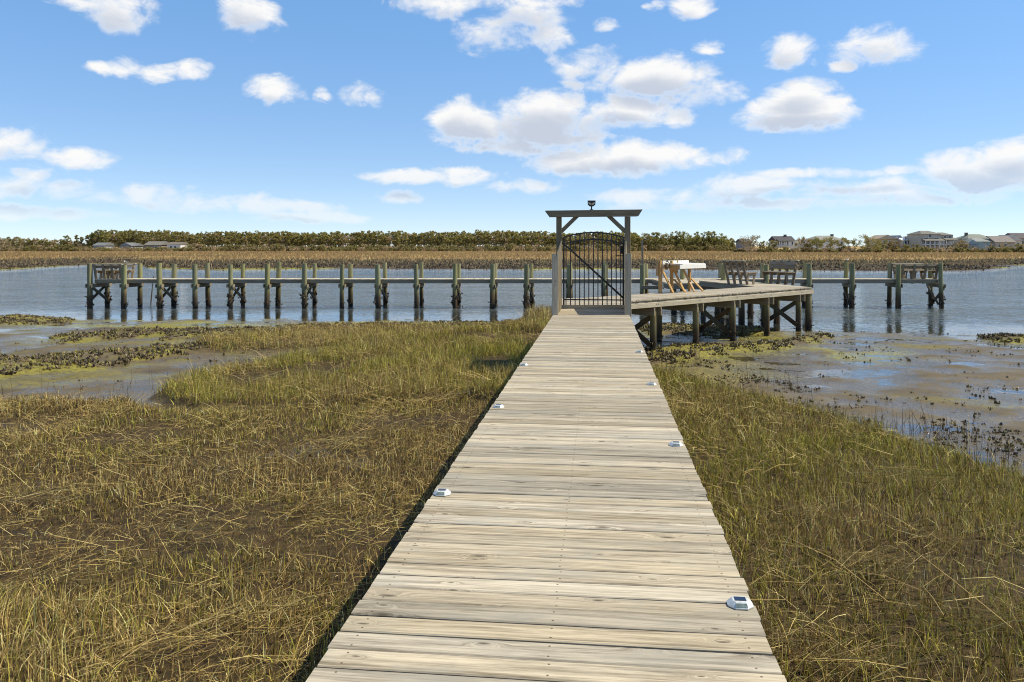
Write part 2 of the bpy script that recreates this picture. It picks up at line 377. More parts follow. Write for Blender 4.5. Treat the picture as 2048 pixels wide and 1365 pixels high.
def ground_mat():
    m, t = new_mat('marsh mud'); pos = t.n('ShaderNodeNewGeometry').outputs['Position']
    a = t.n('ShaderNodeAttribute', attribute_name='kind'); s3 = t.n('ShaderNodeSeparateColor', {0: a.outputs['Color']})
    alg, lit, far = s3.outputs[0], s3.outputs[1], s3.outputs[2]
    n1 = t.noise(pos, .9, 6, .6); n2 = t.noise(pos, 9, 6, .65); n3 = t.noise(pos, 60, 4, .6)
    mud = t.ramp(t.math('ADD', t.math('MULTIPLY', n1, .5), t.math('MULTIPLY', n2, .5)), [(.3, (.060,.044,.024)), (.5, (.118,.088,.048)), (.7, (.185,.142,.082))])
    mud = t.mix(t.mapr(n3, .55, .75, 0, .45), mud, (.05,.038,.028))
    shaded_litter = t.ramp(n2, [(.3, (.024,.016,.008)), (.55, (.066,.044,.020)), (.75, (.14,.095,.045))])  # plant debris, with the shade between the stems put into its colour
    col = t.mix(lit, mud, shaded_litter)
    ag = t.ramp(t.math('ADD', t.math('MULTIPLY', n2, .6), t.math('MULTIPLY', n3, .4)), [(.3, (.10,.085,.018)), (.55, (.26,.23,.035)), (.75, (.36,.32,.06))])
    col = t.mix(t.math('MULTIPLY', alg, t.mapr(n2, .35, .52, .35, 1)), col, ag)
    fs = t.vec('MULTIPLY', pos, (.06, .02, 1)); nf = t.noise(fs, 1.6, 6, .65)
    fcol = t.ramp(nf, [(.3, (.22,.145,.062)), (.5, (.34,.23,.10)), (.68, (.46,.32,.14))])
    col = t.mix(far, col, fcol)
    ro = t.math('SUBTRACT', t.mapr(n2, .3, .7, .30, .72), 0.0)
    zpos = t.n('ShaderNodeSeparateXYZ', {0: pos}).outputs[2]; wetm = t.mapr(t.math('ADD', zpos, t.math('MULTIPLY', t.math('SUBTRACT', n2, .5), .05)), .005, .05, 1, 0, True)
    ro = t.math('MAXIMUM', t.math('SUBTRACT', t.math('ADD', ro, .12), t.math('MULTIPLY', wetm, .5)), .16)
    ro = t.math('ADD', ro, t.math('MULTIPLY', t.math('MAXIMUM', t.math('MULTIPLY', lit, .45), far), .4), clamp=True)
    h = t.math('ADD', t.math('MULTIPLY', n2, .6), t.math('MULTIPLY', n3, .4))
    sh = principled(t, col, ro, .20, h, .9, .03); t.links.new(t.mapr(wetm, 0, 1, .12, .5), sh.node.inputs['Specular IOR Level']); finish(t, sh); return m
M['ground'] = ground_mat()

def water_mat():
    m, t = new_mat('tidal water'); pos = t.n('ShaderNodeNewGeometry').outputs['Position']
    dep = t.n('ShaderNodeAttribute', attribute_name='depth').outputs['Fac']
    w1 = t.noise(t.vec('MULTIPLY', pos, (1.0, .8, 1)), 1.5, 3, .6, .5)
    w2 = t.noise(t.vec('MULTIPLY', pos, (1, 1.2, 1)), 4.5, 2, .6, .3); w0 = t.noise(t.vec('MULTIPLY', pos, (.8, .55, 1)), .62, 2, .5, .6)
    w3 = t.noise(t.vec('MULTIPLY', pos, (.12, .35, 1)), .9, 3, .5)      # gusts and slicks
    h = t.math('ADD', t.math('ADD', t.math('MULTIPLY', w1, .62), t.math('MULTIPLY', w2, .30)), t.math('MULTIPLY', w0, .75))
    st = t.math('MULTIPLY', t.mapr(dep, .05, .55, .12, 1.0, True), t.mapr(w3, .35, .62, .55, 1.0))
    b = t.n('ShaderNodeBump', {'Strength': st, 'Distance': .21, 'Height': h})
    fr = t.n('ShaderNodeFresnel', {'IOR': 1.33}); t.links.new(b.outputs[0], fr.inputs['Normal'])
    gl = t.n('ShaderNodeBsdfGlossy', {'Roughness': .03, 'Color': (1,1,1,1)}); t.links.new(b.outputs[0], gl.inputs['Normal'])
    murk = t.n('ShaderNodeBsdfDiffuse', {'Color': (.085,.10,.098,1)})
    tr = t.n('ShaderNodeBsdfTransparent', {'Color': (.80,.76,.62,1)})
    body = t.n('ShaderNodeMixShader', {0: t.mapr(dep, .0, .45, .10, .96)}); t.links.new(tr.outputs[0], body.inputs[1]); t.links.new(murk.outputs[0], body.inputs[2])
    mx = t.n('ShaderNodeMixShader', {0: fr.outputs[0]}); t.links.new(body.outputs[0], mx.inputs[1]); t.links.new(gl.outputs[0], mx.inputs[2])
    finish(t, mx.outputs[0]); return m
M['water'] = water_mat()

# ---------------------------------------------------------------- layout of the boardwalk and docks
TH = math.atan(176/F); WD = Vector((math.sin(TH), math.cos(TH), 0)); WS = Vector((math.cos(TH), -math.sin(TH), 0))
W0 = Vector((-.198, 0, 0)); WALK_Z, UP_Z, T_Z = 1.48, 1.56, 1.43; WW = 1.755
def wp(s, side=0.0, z=0.0): p = W0+WD*s+WS*side; return Vector((p.x, p.y, z))
END_S = 20.62

# ---------------------------------------------------------------- ground and water
G_RIGHT = [plan(*p) for p in [(1262,700),(1310,742),(1400,768),(1500,788),(1600,812),(1700,836),(1800,864),(1900,898),(2048,952)]]+[(8.5,8.8),(16,6.5),(26,2),(26,-8),(-1.2,-8),(-1.2,3)]
G_LEFT = [plan(*p) for p in [(-250,790),(0,796),(150,800),(250,806),(330,822),(480,826),(640,806),(820,790),(1000,800)]]+[(1.2,14),(1.2,-8),(-26,-8),(-26,15)]
G_MID = [plan(*p) for p in [(318,782),(370,756),(470,738),(600,718),(720,700),(850,682),(960,668),(1060,652),(1150,650)]]+[(2.4,22),(1.5,14)]+[plan(*p) for p in [(1000,812),(820,802),(640,812),(520,818),(420,818),(335,806)]]
G_RIDGE = [plan(*p) for p in [(385,690),(470,672),(600,662),(760,657),(900,657),(1085,660),(1085,672),(980,670),(850,690),(700,690),(560,700),(440,702)]]
G_TUFT = [plan(*p) for p in [(1040,640),(1070,624),(1112,618),(1112,650),(1070,650)]]
BARS = [[plan(*p,z=.03) for p in q] for q in (
  [(-60,626),(60,632),(150,641),(140,647),(40,648),(-60,650)],
  [(330,668),(470,660),(640,656),(640,664),(480,676),(330,682)],
  [(560,652),(760,648),(1000,644),(1060,640),(1095,640),(1095,654),(1000,655),(760,656),(600,658)],
  [(-60,718),(90,716),(170,708),(260,700),(410,690),(425,700),(330,716),(240,730),(100,745),(-60,760)],
  [(110,676),(260,664),(420,660),(420,668),(260,676),(130,688)],
  [(1295,700),(1400,690),(1520,688),(1600,678),(1650,672),(1640,680),(1540,700),(1420,715),(1310,730)],
  [(1290,650),(1420,648),(1560,655),(1520,668),(1380,668),(1300,670)],
  [(1980,674),(2060,672),(2120,676),(2120,690),(2050,686),(1985,682)])]
SHORE = [(-60,33.5),(-26,33.3),(-20,33.4),(-12,33.2),(-6,32.4),(-2,32.2),(1.5,33.5),(3,31.0),(6,30.5),(9,29.0),(12,28.0),(20,27.0),(30,26.5),(60,26)]
FARP = [(-400,541),(0,541),(100,535),(200,530),(275,527),(292,537),(400,541),(700,539),(1000,540),(1300,540),(1700,543),(1880,544),(1960,541),(2000,538),(2048,532),(2400,530)]
POOLS = [plan(325,521,0)+(9,6), plan(405,515,0)+(12,9), plan(1670,520,0)+(11,8), plan(1985,533,0)+(9,6), plan(1900,524,0)+(14,2.5)]

def height(x, y, kinds=False):
    px = CX+F*x/np.maximum(y, 1.0)
    ys = np.interp(x, *zip(*SHORE))+1.6*(fbm(x, y*0+3, .35, 31, 3)-.5)
    yf = (EYE*F)/(np.interp(px, *zip(*FARP))-HY)+6*(fbm(x, y, .05, 41, 3)-.5)
    wob = .9*(fbm(x, y, 1.1, 51, 4)-.5)
    gr = sstep(sdist(x, y, G_RIGHT)+wob, -.12, .28); gl = sstep(sdist(x, y, G_LEFT)+wob, -.12, .3)
    gm = sstep(sdist(x, y, G_MID)+wob, -.08, .22); gg = sstep(sdist(x, y, G_RIDGE)+wob*1.4, -.2, .5); gt = sstep(sdist(x, y, G_TUFT)+wob*.5, -.3, .3)
    bars = np.zeros_like(x); bd = np.zeros_like(x)
    for b in BARS:
        d = sdist(x, y, b); bars = np.maximum(bars, sstep(d+wob*.9, -.25, .35)); bd = np.maximum(bd, sstep(d+wob*2, -1.6, .3))
    relief = fbm(x, y, .55, 61, 4)-.5; fine = fbm(x, y, 3.2, 71, 3)-.5
    flat = -.016+.02*np.clip((ys-y)/9, -1, 1)+.075*relief+.085*(fbm(x*.7, y, 1.5, 65, 3)-.5)+.03*fine
    flat = flat+.025*sstep(-2.5-x, 0, 2)+.014*sstep(x, 3, 5)
    flat = flat+.055*sstep(6.5-x, 0, 3)*sstep(x, 2.2, 3.2)*sstep(26-y, 0, 4)        # the mud is a little drier beside the pier
    z = np.where(y < ys, flat, flat-.045*(y-ys)-.0025*(y-ys)**2); z = np.maximum(z, -1.7)
    z = z+bars*(.085+.05*relief+.05*fine)*sstep(z, -.35, -.05)
    left_low = sstep(sdist(x, y, G_LEFT), 0, 3.0)
    z = z+gr*(.12+.06*relief)+gm*(.15+.08*relief)+gg*(.10+.1*relief)+gt*.12
    z = z+gl*(.045+.14*relief+.03*fine+.10*sstep(6.6-y, 0, 1.6)+.08*(1-left_low))
    # the far bank: oyster slope, then marsh
    t = y-yf; bank = np.where(t > 0, np.minimum(.72, .10*(1-np.exp(-np.maximum(t,0)/3))+.0085*np.maximum(t,0)), .03*t)
    bank = bank+np.where(t > 0, .12, .0)*(fbm(x, y, .12, 81, 4)-.5)
    for (qx, qy, rx, ry) in POOLS:
        r2 = ((x-qx)/rx)**2+((y-qy)/ry)**2; bank = np.where(t > -5, bank-(bank+.25)*sstep(1.25-r2, 0, .7), bank)
    z = np.where(y > 70, np.maximum(-1.7, bank), z)
    if not kinds: return z
    grass = np.maximum.reduce([gr, gl, gm, gg, gt])
    nearsh = sstep(1-np.abs(y-ys+.3)/2.4, 0, .8)*sstep(fbm(x*.35, y, .6, 91, 4), .47, .64)
    rbar = sstep(x, 9.5, 12)*sstep(1-np.abs(y-26.2+.12*(x-14))/1.7, 0, .9)*sstep(fbm(x*.4, y, .5, 93, 4), .40, .6)
    film = sstep(fbm(x*.5, y, .6, 95, 4), .60, .72)*.35*(y < ys+5)
    under = sstep(x, 2.8, 3.6)*sstep(12-x, 0, 1)*sstep(y, 20, 22)*sstep(fbm(x, y, .8, 97, 4), .47, .62)*.8
    lalg = sstep(-2-x, 0, 4)*sstep(1-np.abs(y-31.2)/2.9, 0, .5)*sstep(fbm(x*.3, y, .7, 98, 4), .34, .56)*.9
    alg = np.clip(np.maximum.reduce([nearsh, lalg, rbar, film, under, bd*.8*sstep(fbm(x, y, 1.2, 99, 3), .42, .62)])*(1-grass), 0, 1)
    alg = np.where(y > 70, sstep(1-np.abs(t-1.0)/5, 0, .7)*sstep(fbm(x, y, .08, 101, 3), .45, .6), alg)
    far = np.where(y > 70, sstep(t, 34, 52), 0)*sstep(z, .1, .3)
    grass = np.where(y > 70, sstep(t, -1, 3)*(1-far), grass)
    return z, np.stack([alg, grass, far], -1)

def axis(parts):
    out = []
    for a, b, st in parts: out += list(np.arange(a, b-1e-6, st))
    return np.array(out+[parts[-1][1]], float)
xs = np.concatenate([-axis([(24,60,1.2),(60,160,3),(160,420,10),(420,4000,180)])[::-1], axis([(-23.9,23.9,.125)]), axis([(24,60,1.2),(60,160,3),(160,420,10),(420,4000,180)])])
ys_ = np.concatenate([axis([(-400,-60,40),(-60,-4,4),(-4,3,.5)])[:-1], axis([(3,34,.11)])[:-1], axis([(34,46,.4),(46,90,1.6),(90,150,1.0),(150,230,1.6),(230,420,6),(420,4000,180)])])
XX, YY = np.meshgrid(xs, ys_); ZZ, KK = height(XX.ravel(), YY.ravel(), True)
def grid_mesh(name, X, Y, Z, mat):
    ny, nx = X.shape; me = bpy.data.meshes.new(name)
    co = np.stack([X.ravel(), Y.ravel(), Z.ravel()], -1).astype(np.float32)
    i = np.arange(ny*nx).reshape(ny, nx); q = np.stack([i[:-1,:-1], i[:-1,1:], i[1:,1:], i[1:,:-1]], -1).reshape(-1, 4)
    me.vertices.add(len(co)); me.vertices.foreach_set('co', co.ravel())
    me.loops.add(q.size); me.loops.foreach_set('vertex_index', q.ravel().astype(np.int32))
    me.polygons.add(len(q)); me.polygons.foreach_set('loop_start', np.arange(0, q.size, 4, dtype=np.int32))
    me.polygons.foreach_set('use_smooth', np.ones(len(q), bool)); me.update(calc_edges=True); me.materials.append(mat); return me
gme = grid_mesh('marsh_ground', XX, YY, ZZ, M['ground'])
ka = gme.color_attributes.new('kind', 'FLOAT_COLOR', 'POINT'); k4 = np.ones((len(ZZ), 4), np.float32); k4[:, :3] = KK; ka.data.foreach_set('color', k4.ravel())
setp(link('marsh_ground', gme), kind='structure')
wx = np.concatenate([-axis([(24,80,2),(80,400,20),(400,4000,400)])[::-1], axis([(-23.75,23.75,.25)]), axis([(24,80,2),(80,400,20),(400,4000,400)])])
wy = np.concatenate([axis([(-60,3,7)])[:-1], axis([(3,46,.25)])[:-1], axis([(46,100,1.5),(100,230,2.0),(230,270,10)])])
WX, WY = np.meshgrid(wx, wy); WZ = height(WX.ravel(), WY.ravel())
wme = grid_mesh('water', WX, WY, WX*0, M['water'])
da = wme.attributes.new('depth', 'FLOAT', 'POINT'); da.data.foreach_set('value', np.maximum(0, -WZ).astype(np.float32))
setp(link('water', wme), kind='structure')

# ---------------------------------------------------------------- grass, straw and shells
def blades(P, h, lean, ang, wid, cols, seg=3, curl=1.7, yaw=None):
    """P (N,3) roots; lean = sideways reach as a share of height; returns verts, tris, colours"""
    N = len(P); yaw = RNG.random(N)*6.283 if yaw is None else yaw
    side = np.stack([np.cos(yaw), np.sin(yaw), 0*yaw], -1); ld = np.stack([np.cos(ang), np.sin(ang), 0*ang], -1)
    vs = []; nv = 2*seg+1
    for k in range(seg+1):
        f = k/seg; reach = (lean*h*f**curl)[:, None]*ld; up = (h*f*np.sqrt(np.maximum(.05, 1-np.minimum(.94, (lean*f)**2))))[:, None]*np.array([0, 0, 1.])
        c = P+reach+up; wv = (wid*(1-.75*f))[:, None]*side*.5
        if k < seg: vs += [c-wv, c+wv]
        else: vs += [c]
    V = np.stack(vs, 1).reshape(-1, 3); base = np.arange(N)[:, None]*nv; T = []
    for k in range(seg-1): a = 2*k; T += [[a, a+1, a+3], [a, a+3, a+2]]
    a = 2*(seg-1); T += [[a, a+1, a+2]]
    Tt = (base[:, :, None]+np.array(T)[None]).reshape(-1, 3); return V, Tt, np.repeat(cols, nv, 0)
def straw(P, length, ang, pitch, wid, cols):
    """fallen stalks: thin three-sided sticks, slightly bowed"""
    N = len(P); d = np.stack([np.cos(ang)*np.cos(pitch), np.sin(ang)*np.cos(pitch), np.sin(pitch)], -1)
    s = np.stack([-np.sin(ang), np.cos(ang), 0*ang], -1); u = np.cross(s, d)*-1; bow = (RNG.random(N)-.3)*.12
    vs = []
    for k, f in enumerate((0, .5, 1.0)):
        c = P+d*(length*f)[:, None]+np.array([0, 0, 1.])*(bow*length*(1-(2*f-1)**2))[:, None]; r = wid*(1, .85, .35)[k]
        for a in (0, 2.1, 4.2): vs.append(c+s*(r*math.cos(a))[:, None]*.5+u*(r*math.sin(a))[:, None]*.5)
    V = np.stack(vs, 1).reshape(-1, 3); T = []
    for k in (0, 3):
        for i in range(3): j = (i+1) % 3; T += [[k+i, k+j, k+3+j], [k+i, k+3+j, k+3+i]]
    Tt = (np.arange(N)[:, None, None]*9+np.array(T)[None]).reshape(-1, 3); return V, Tt, np.repeat(cols, 9, 0)
def scatter(n, x0, x1, y0, y1, ypow=1.0):
    y = y0+(y1-y0)*RNG.random(n)**ypow; x = x0+(x1-x0)*RNG.random(n); return x, y
def visible(x, y, m=1.6): return np.abs(x) < .66*y+m
def on_walk(x, y, pad=0.0):
    u = (x-W0.x)*WS.x+(y-W0.y)*WS.y; return (np.abs(u) < WW/2+pad) & (y < END_S+.5)
def pickcol(pal, wts, n, var=.25):
    pal = np.array(pal); c = pal[RNG.choice(len(pal), n, p=np.array(wts)/sum(wts))]; return c*(1-var/2+var*RNG.random((n, 1)))*(1+.08*(RNG.random((n, 3))-.5))
GREEN = [(.31,.29,.042),(.46,.40,.070),(.18,.17,.028)]; TAN = [(.60,.445,.165),(.45,.315,.110),(.74,.58,.255),(.27,.175,.065)]; BROWN = [(.105,.060,.022),(.055,.033,.015),(.17,.098,.036)]

def grass_zone(poly, area_n, x0, x1, y0, y1, hmin, hmax, green, width, lean, dens_pow=1.0, thr=(.30,.62), seed=120, dead=.35, grow_edge=0.0, seg=3):
    x, y = scatter(area_n, x0, x1, y0, y1, dens_pow); k = visible(x, y) & ~on_walk(x, y, -.25); x, y = x[k], y[k]
    wob = .9*(fbm(x, y, 1.1, 51, 4)-.5); sdv = sdist(x, y, poly)+wob; p = sstep(sdv, -.05, .25)
    dn = fbm(x, y, .75, seed, 4); p = p*(.06+.94*sstep(dn+grow_edge*sstep(1.6-sdv, 0, 1.4), *thr)); k = RNG.random(len(x)) < p; x, y, dn = x[k], y[k], dn[k]
    # stems come up in small clumps
    q_ = .13; jx = np.floor(x/q_); jy = np.floor(y/q_); hx = np.sin(jx*12.9898+jy*78.233)*43758.5453; hy = np.sin(jx*39.3468+jy*11.135)*24634.6345
    cx = (jx+.5+.7*(hx-np.floor(hx)-.5))*q_; cy = (jy+.5+.7*(hy-np.floor(hy)-.5))*q_; j = RNG.random(len(x)) < .72
    x = np.where(j, x+.72*(cx-x), x); y = np.where(j, y+.72*(cy-y), y)
    z = height(x, y); n = len(x); gp = fbm(x, y, .4, seed+7, 3)
    gsh = np.clip(green+1.3*(gp-.5), .03, .95); r = RNG.random(n)
    cols = np.where((r < gsh)[:, None], pickcol(GREEN, [3,3,2], n), np.where((RNG.random(n) < dead)[:, None], pickcol(BROWN, [2,2,3], n), pickcol(TAN, [3,3,1.5,2], n)))  # dead brown blades; their extra share stands in for shadow among the stems
    cols = np.minimum(.9, cols*(.93*np.exp(RNG.normal(0, .38, n)))[:, None])  # wide tone spread puts shaded gaps and bright highlights into the blade colour
    h = (hmin+(hmax-hmin)*RNG.random(n)**1.3)*(.6+.8*dn); ln = np.abs(RNG.normal(lean, lean*.8, n)); ln = np.where(RNG.random(n) < .16, ln+.7, ln); ln = np.clip(ln, 0, 1.3)
    wd = width*(.6+.8*RNG.random(n))*(1+np.maximum(0, y-9)*.055)
    return blades(np.stack([x, y, z-.015], -1), h, ln, RNG.random(n)*6.283, wd, cols, seg)
def join_tm(name, parts, mat):
    V = []; T = []; Cc = []; b = 0
    for v, t, c in parts: V.append(v); T.append(t+b); Cc.append(c); b += len(v)
    return tri_mesh(name, np.concatenate(V), np.concatenate(T), mat, np.concatenate(Cc))

parts = [grass_zone(G_LEFT, 190000, -13, 1.0, 4.0, 17.5, .06, .21, .16, .0072, .30, .95, (.38,.60), 120, .42, .25),
         grass_zone(G_LEFT, 230000, -13, 1.0, 4.0, 17.5, .03, .11, .12, .0058, .50, .95, (.30,.56), 124, .48, .1, 2),
         grass_zone(G_LEFT, 26000, -6, 1.0, 4.0, 6.6, .10, .30, .42, .0068, .40, 1.0, (.36,.62), 122, .2)]
setp(link('marsh_grass', join_tm('marsh_grass', parts, M['blade'])), 'short tan and olive marsh grass left of the boardwalk', 'grass', kind='stuff')
parts = [grass_zone(G_RIGHT, 165000, -.5, 9.5, 3.6, 19.5, .09, .28, .56, .0066, .30, 1.0, (.34,.56), 130, .34, .25),
         grass_zone(G_RIGHT, 130000, -.5, 9.5, 3.6, 19.5, .04, .14, .42, .006, .5, 1.0, (.30,.54), 132, .45, .1, 2)]
setp(link('marsh_grass', join_tm('marsh_grass', parts, M['blade'])), 'dense green and straw marsh grass right of the boardwalk', 'grass', kind='stuff')
parts = [grass_zone(G_MID, 170000, -9, 2.6, 12.5, 29.5, .12, .33, .52, .0056, .28, 1.0, (.34,.56), 140, .36, .2),
         grass_zone(G_RIDGE, 70000, -12, 1.6, 21, 31, .16, .40, .28, .006, .45, 1.0, (.3,.58), 150, .35),
         grass_zone(G_TUFT, 14000, -.5, 2.6, 27, 39, .3, .62, .1, .006, .6, 1.0, (.1,.4), 152, .35)]
setp(link('marsh_grass', join_tm('marsh_grass', parts, M['blade'])), 'raised green and straw grass banks between mud and channel', 'grass', kind='stuff')

def straw_zone(poly, n, x0, x1, y0, y1, lmin, lmax, thr, seed, zup, wid=.0040, main=.5):
    x, y = scatter(n, x0, x1, y0, y1); k = visible(x, y) & ~on_walk(x, y, .35); x, y = x[k], y[k]
    p = sstep(sdist(x, y, poly), .0, .4)*sstep(fbm(x, y, .7, seed, 4), *thr); k = RNG.random(len(x)) < p; x, y = x[k], y[k]; n = len(x)
    flow = main+2.4*(fbm(x, y, .35, seed+3, 2)-.5); ang = flow+RNG.normal(0, .75, n)+np.where(RNG.random(n) < .5, 0, math.pi)
    L = lmin+(lmax-lmin)*RNG.random(n)**2; pt = np.clip(RNG.normal(.16, .30, n), -.05, 1.1)
    P = np.stack([x, y, height(x, y)+.01+zup*RNG.random(n)], -1)
    cols = pickcol([(.60,.45,.165),(.46,.325,.11),(.72,.57,.25),(.25,.16,.055),(.12,.072,.028)], [3,3,1.4,2.8,2.4], n)
    return straw(P, L, ang, pt, wid*(.6+.7*RNG.random(n))*(1+np.maximum(0, y-8)*.05), cols)
parts = [straw_zone(G_LEFT, 36000, -13, 1, 4, 17.5, .05, .34, (.30,.58), 160, .12), straw_zone(G_LEFT, 3600, -13, 1, 4, 17.5, .3, .8, (.34,.62), 162, .14, .0045), straw_zone(G_RIGHT, 15000, -.3, 9.5, 3.6, 19, .06, .42, (.36,.64), 170, .24, main=.2), straw_zone(G_RIGHT, 3200, -.3, 9.5, 3.6, 19, .35, .95, (.38,.66), 172, .26, .005, main=.25),
         straw_zone(G_MID, 8000, -9, 2.4, 12.5, 29, .2, .9, (.35,.65), 180, .16), straw_zone(G_RIDGE, 9000, -12, 1.6, 21, 31, .2, .8, (.3,.6), 190, .2)]
for (px_, py_, ang_, n_, ln_) in [(1772,1145,.05,150,.5),(1806,968,-.05,120,.6),(2004,1271,-.3,140,.5),(1640,1040,.25,70,.4),(1880,1085,.2,90,.6),(1560,1290,.1,80,.4),(1700,1330,-.05,110,.5),
        (330,1290,.6,120,.5),(560,1215,.35,90,.5),(150,1150,.1,80,.5),(420,1060,-.1,70,.5),(640,1010,.3,70,.5),(120,985,.05,80,.6),(700,880,.4,90,.7),(880,800,.5,70,.8),(560,770,.2,80,.8),(300,905,-.1,70,.6)]:
    X0, Y0 = plan(px_, py_, .2); n = int(n_*.55); a = ang_+RNG.normal(0, .42, n); e = RNG.normal(0, 1, (n, 2))*np.array([ln_*.5, ln_*.24]); cx = X0+e[:, 0]*math.cos(ang_)-e[:, 1]*math.sin(ang_); cy = Y0+e[:, 0]*math.sin(ang_)+e[:, 1]*math.cos(ang_)
    k = ~on_walk(cx, cy, .5); cx, cy, a = cx[k], cy[k], a[k]; n = len(cx); L = ln_*(.4+.9*RNG.random(n))
    parts.append(straw(np.stack([cx-np.cos(a)*L/2, cy-np.sin(a)*L/2, height(cx, cy)+.05+.12*RNG.random(n)], -1), L, a, RNG.normal(.02, .14, n), .0048*(.6+.7*RNG.random(n))*(1+np.maximum(0, cy-8)*.05), pickcol([(.60,.45,.18),(.46,.325,.125),(.70,.56,.27),(.26,.165,.065)], [3,3,1.5,2], n)))
setp(link('fallen_straw', join_tm('fallen_straw', parts, M['blade'])), 'pale fallen straw stalks lying through the marsh grass', 'straw', kind='stuff')

# thin dark stalks standing at the edge of the mud
x, y = scatter(11000, 2.6, 14, 8.5, 22.5); sdv = sdist(x, y, G_RIGHT); k = (sdv < .1) & (sdv > -1.7) & ~on_walk(x, y, .1) & (RNG.random(len(x)) < .55*sstep(fbm(x, y, 1.0, 201, 3), .46, .62)); x, y = x[k], y[k]
x2, y2 = scatter(2600, -12, 0, 15, 30); s2 = np.maximum(sdist(x2, y2, G_MID), np.maximum(sdist(x2, y2, G_LEFT), sdist(x2, y2, G_RIDGE))); k = (s2 < .2) & (s2 > -1.2) & (RNG.random(len(x2)) < .3); x = np.concatenate([x, x2[k]]); y = np.concatenate([y, y2[k]]); n = len(x)
parts = [straw(np.stack([x, y, height(x, y)-.02], -1), .14+.42*RNG.random(n)**1.6, RNG.random(n)*6.28, np.clip(RNG.normal(1.3, .2, n), .7, 1.57), .007*(.7+.6*RNG.random(n)), pickcol(BROWN, [3,3,2], n))]
setp(link('dead_stalks', join_tm('dead_stalks', parts, M['blade'])), 'thin dark dead stalks standing along the mud edge', 'reeds', kind='stuff')

def shells(x, y, z, size, ns=6, cols=None, spread=1.0, flat=.55):
    """oyster clusters: a fan of upright pointed shells for every point"""
    N = len(x)*ns; X = np.repeat(x, ns); Y = np.repeat(y, ns); Z = np.repeat(z, ns); S = np.repeat(size, ns)*(.55+.7*RNG.random(N))
    a = RNG.random(N)*6.283; tilt = np.abs(RNG.normal(.55, .35, N)); d = np.stack([np.cos(a)*np.sin(tilt), np.sin(a)*np.sin(tilt), np.cos(tilt)], -1)
    b = RNG.random(N)*6.283; q = np.stack([np.cos(b), np.sin(b), 0*b], -1); s = np.cross(d, q); s /= np.linalg.norm(s, axis=1)[:, None]+1e-6; u = np.cross(d, s)
    R = np.repeat(size, ns)*.55*spread; P = np.stack([X+R*np.cos(a)*RNG.random(N), Y+R*np.sin(a)*RNG.random(N), Z], -1)
    L = S[:, None]; c = P+d*L*.5
    vs = np.stack([P-d*L*.12, c+s*L*.30, c+u*L*.11, c-s*L*.30, c-u*L*.11, P+d*L*1.0+s*L*.08], 1).reshape(-1, 3)
    T = np.array([[0,2,1],[0,3,2],[0,4,3],[0,1,4],[5,1,2],[5,2,3],[5,3,4],[5,4,1]]); tt = (np.arange(N)[:, None, None]*6+T[None]).reshape(-1, 3)
    cc = pickcol([(.20,.145,.078),(.115,.080,.044),(.31,.245,.135),(.26,.225,.05),(.05,.036,.022)], [3,4,1.3,2.4,2], N) if cols is None else cols
    return vs, tt, np.repeat(cc, 6, 0)
sp = []
for i, b in enumerate(BARS):
    B = np.array(b); n = int(1800+150*abs(sum(B[j,0]*B[(j+1)%len(B),1]-B[(j+1)%len(B),0]*B[j,1] for j in range(len(B))))/2); n = min(n, 6500)
    x, y = scatter(n, B[:,0].min()-1, B[:,0].max()+1, B[:,1].min()-1, B[:,1].max()+1); wob = .9*(fbm(x, y, 1.1, 51, 4)-.5)
    k = (sdist(x, y, b)+wob > -.1) & (RNG.random(n) < .25+.75*sstep(fbm(x, y, 1.3, 210+i, 3), .38, .6)) & ~on_walk(x, y, .05); x, y = x[k], y[k]
    sp.append(shells(x, y, height(x, y)-.02, .05+.075*RNG.random(len(x)), 6))
x, y = scatter(11000, -16, 22, 10, 30); k = (height(x, y) < .09) & (height(x, y) > -.06) & (RNG.random(len(x)) < sstep(fbm(x, y, .9, 231, 4), .50, .66)) & ~on_walk(x, y, .1); x, y = x[k], y[k]
sp.append(shells(x, y, height(x, y)-.02, .03+.05*RNG.random(len(x))**2, 4))
x, y = scatter(6500, 3.2, 12, 9, 21); s2 = sdist(x, y, G_RIGHT); k = (s2 < 0) & (s2 > -2.2) & (RNG.random(len(x)) < sstep(fbm(x, y, .9, 233, 3), .45, .62)); x, y = x[k], y[k]
sp.append(shells(x, y, height(x, y)-.02, .03+.045*RNG.random(len(x)), 5))
setp(link('oyster_shells', join_tm('oyster_shells', sp, M['oyster'])), 'dark oyster clusters scattered over the mud flats', 'oysters', kind='stuff')

# far bank: oyster rubble and the brown marsh behind
x, y = scatter(60000, -95, 105, 95, 190); px = CX+F*x/y; t = y-(EYE*F)/(np.interp(px, *zip(*FARP))-HY); z = height(x, y)
k = (t > 0) & (t < 46) & (z > .04) & (np.abs(x) < .68*y) & (RNG.random(len(x)) < .35+.65*sstep(fbm(x, y, .12, 241, 4), .4, .6)); x, y, z = x[k], y[k], z[k]
c = pickcol([(.19,.135,.075),(.105,.073,.042),(.27,.195,.105),(.055,.040,.025)], [3,4,1.3,3], len(x)*2)
setp(link('oyster_bank', join_tm('oyster_bank', [shells(x, y, z-.06, .16+.22*RNG.random(len(x)), 2, c)], M['oyster'])), 'dark oyster rubble along the far bank of the channel', 'oysters', kind='stuff')
x, y = scatter(230000, -240, 240, 98, 345); px = CX+F*x/y; t = y-(EYE*F)/(np.interp(px, *zip(*FARP))-HY); z = height(x, y)
pn = fbm(x*.5, y, .05, 251, 4); k = (t > 8) & (z > .12) & (np.abs(x) < .72*y+6) & (RNG.random(len(x)) < np.clip((t-9)/22+.7*(pn-.5), 0, 1)); x, y, z, pn = x[k], y[k], z[k], pn[k]; n = len(x)
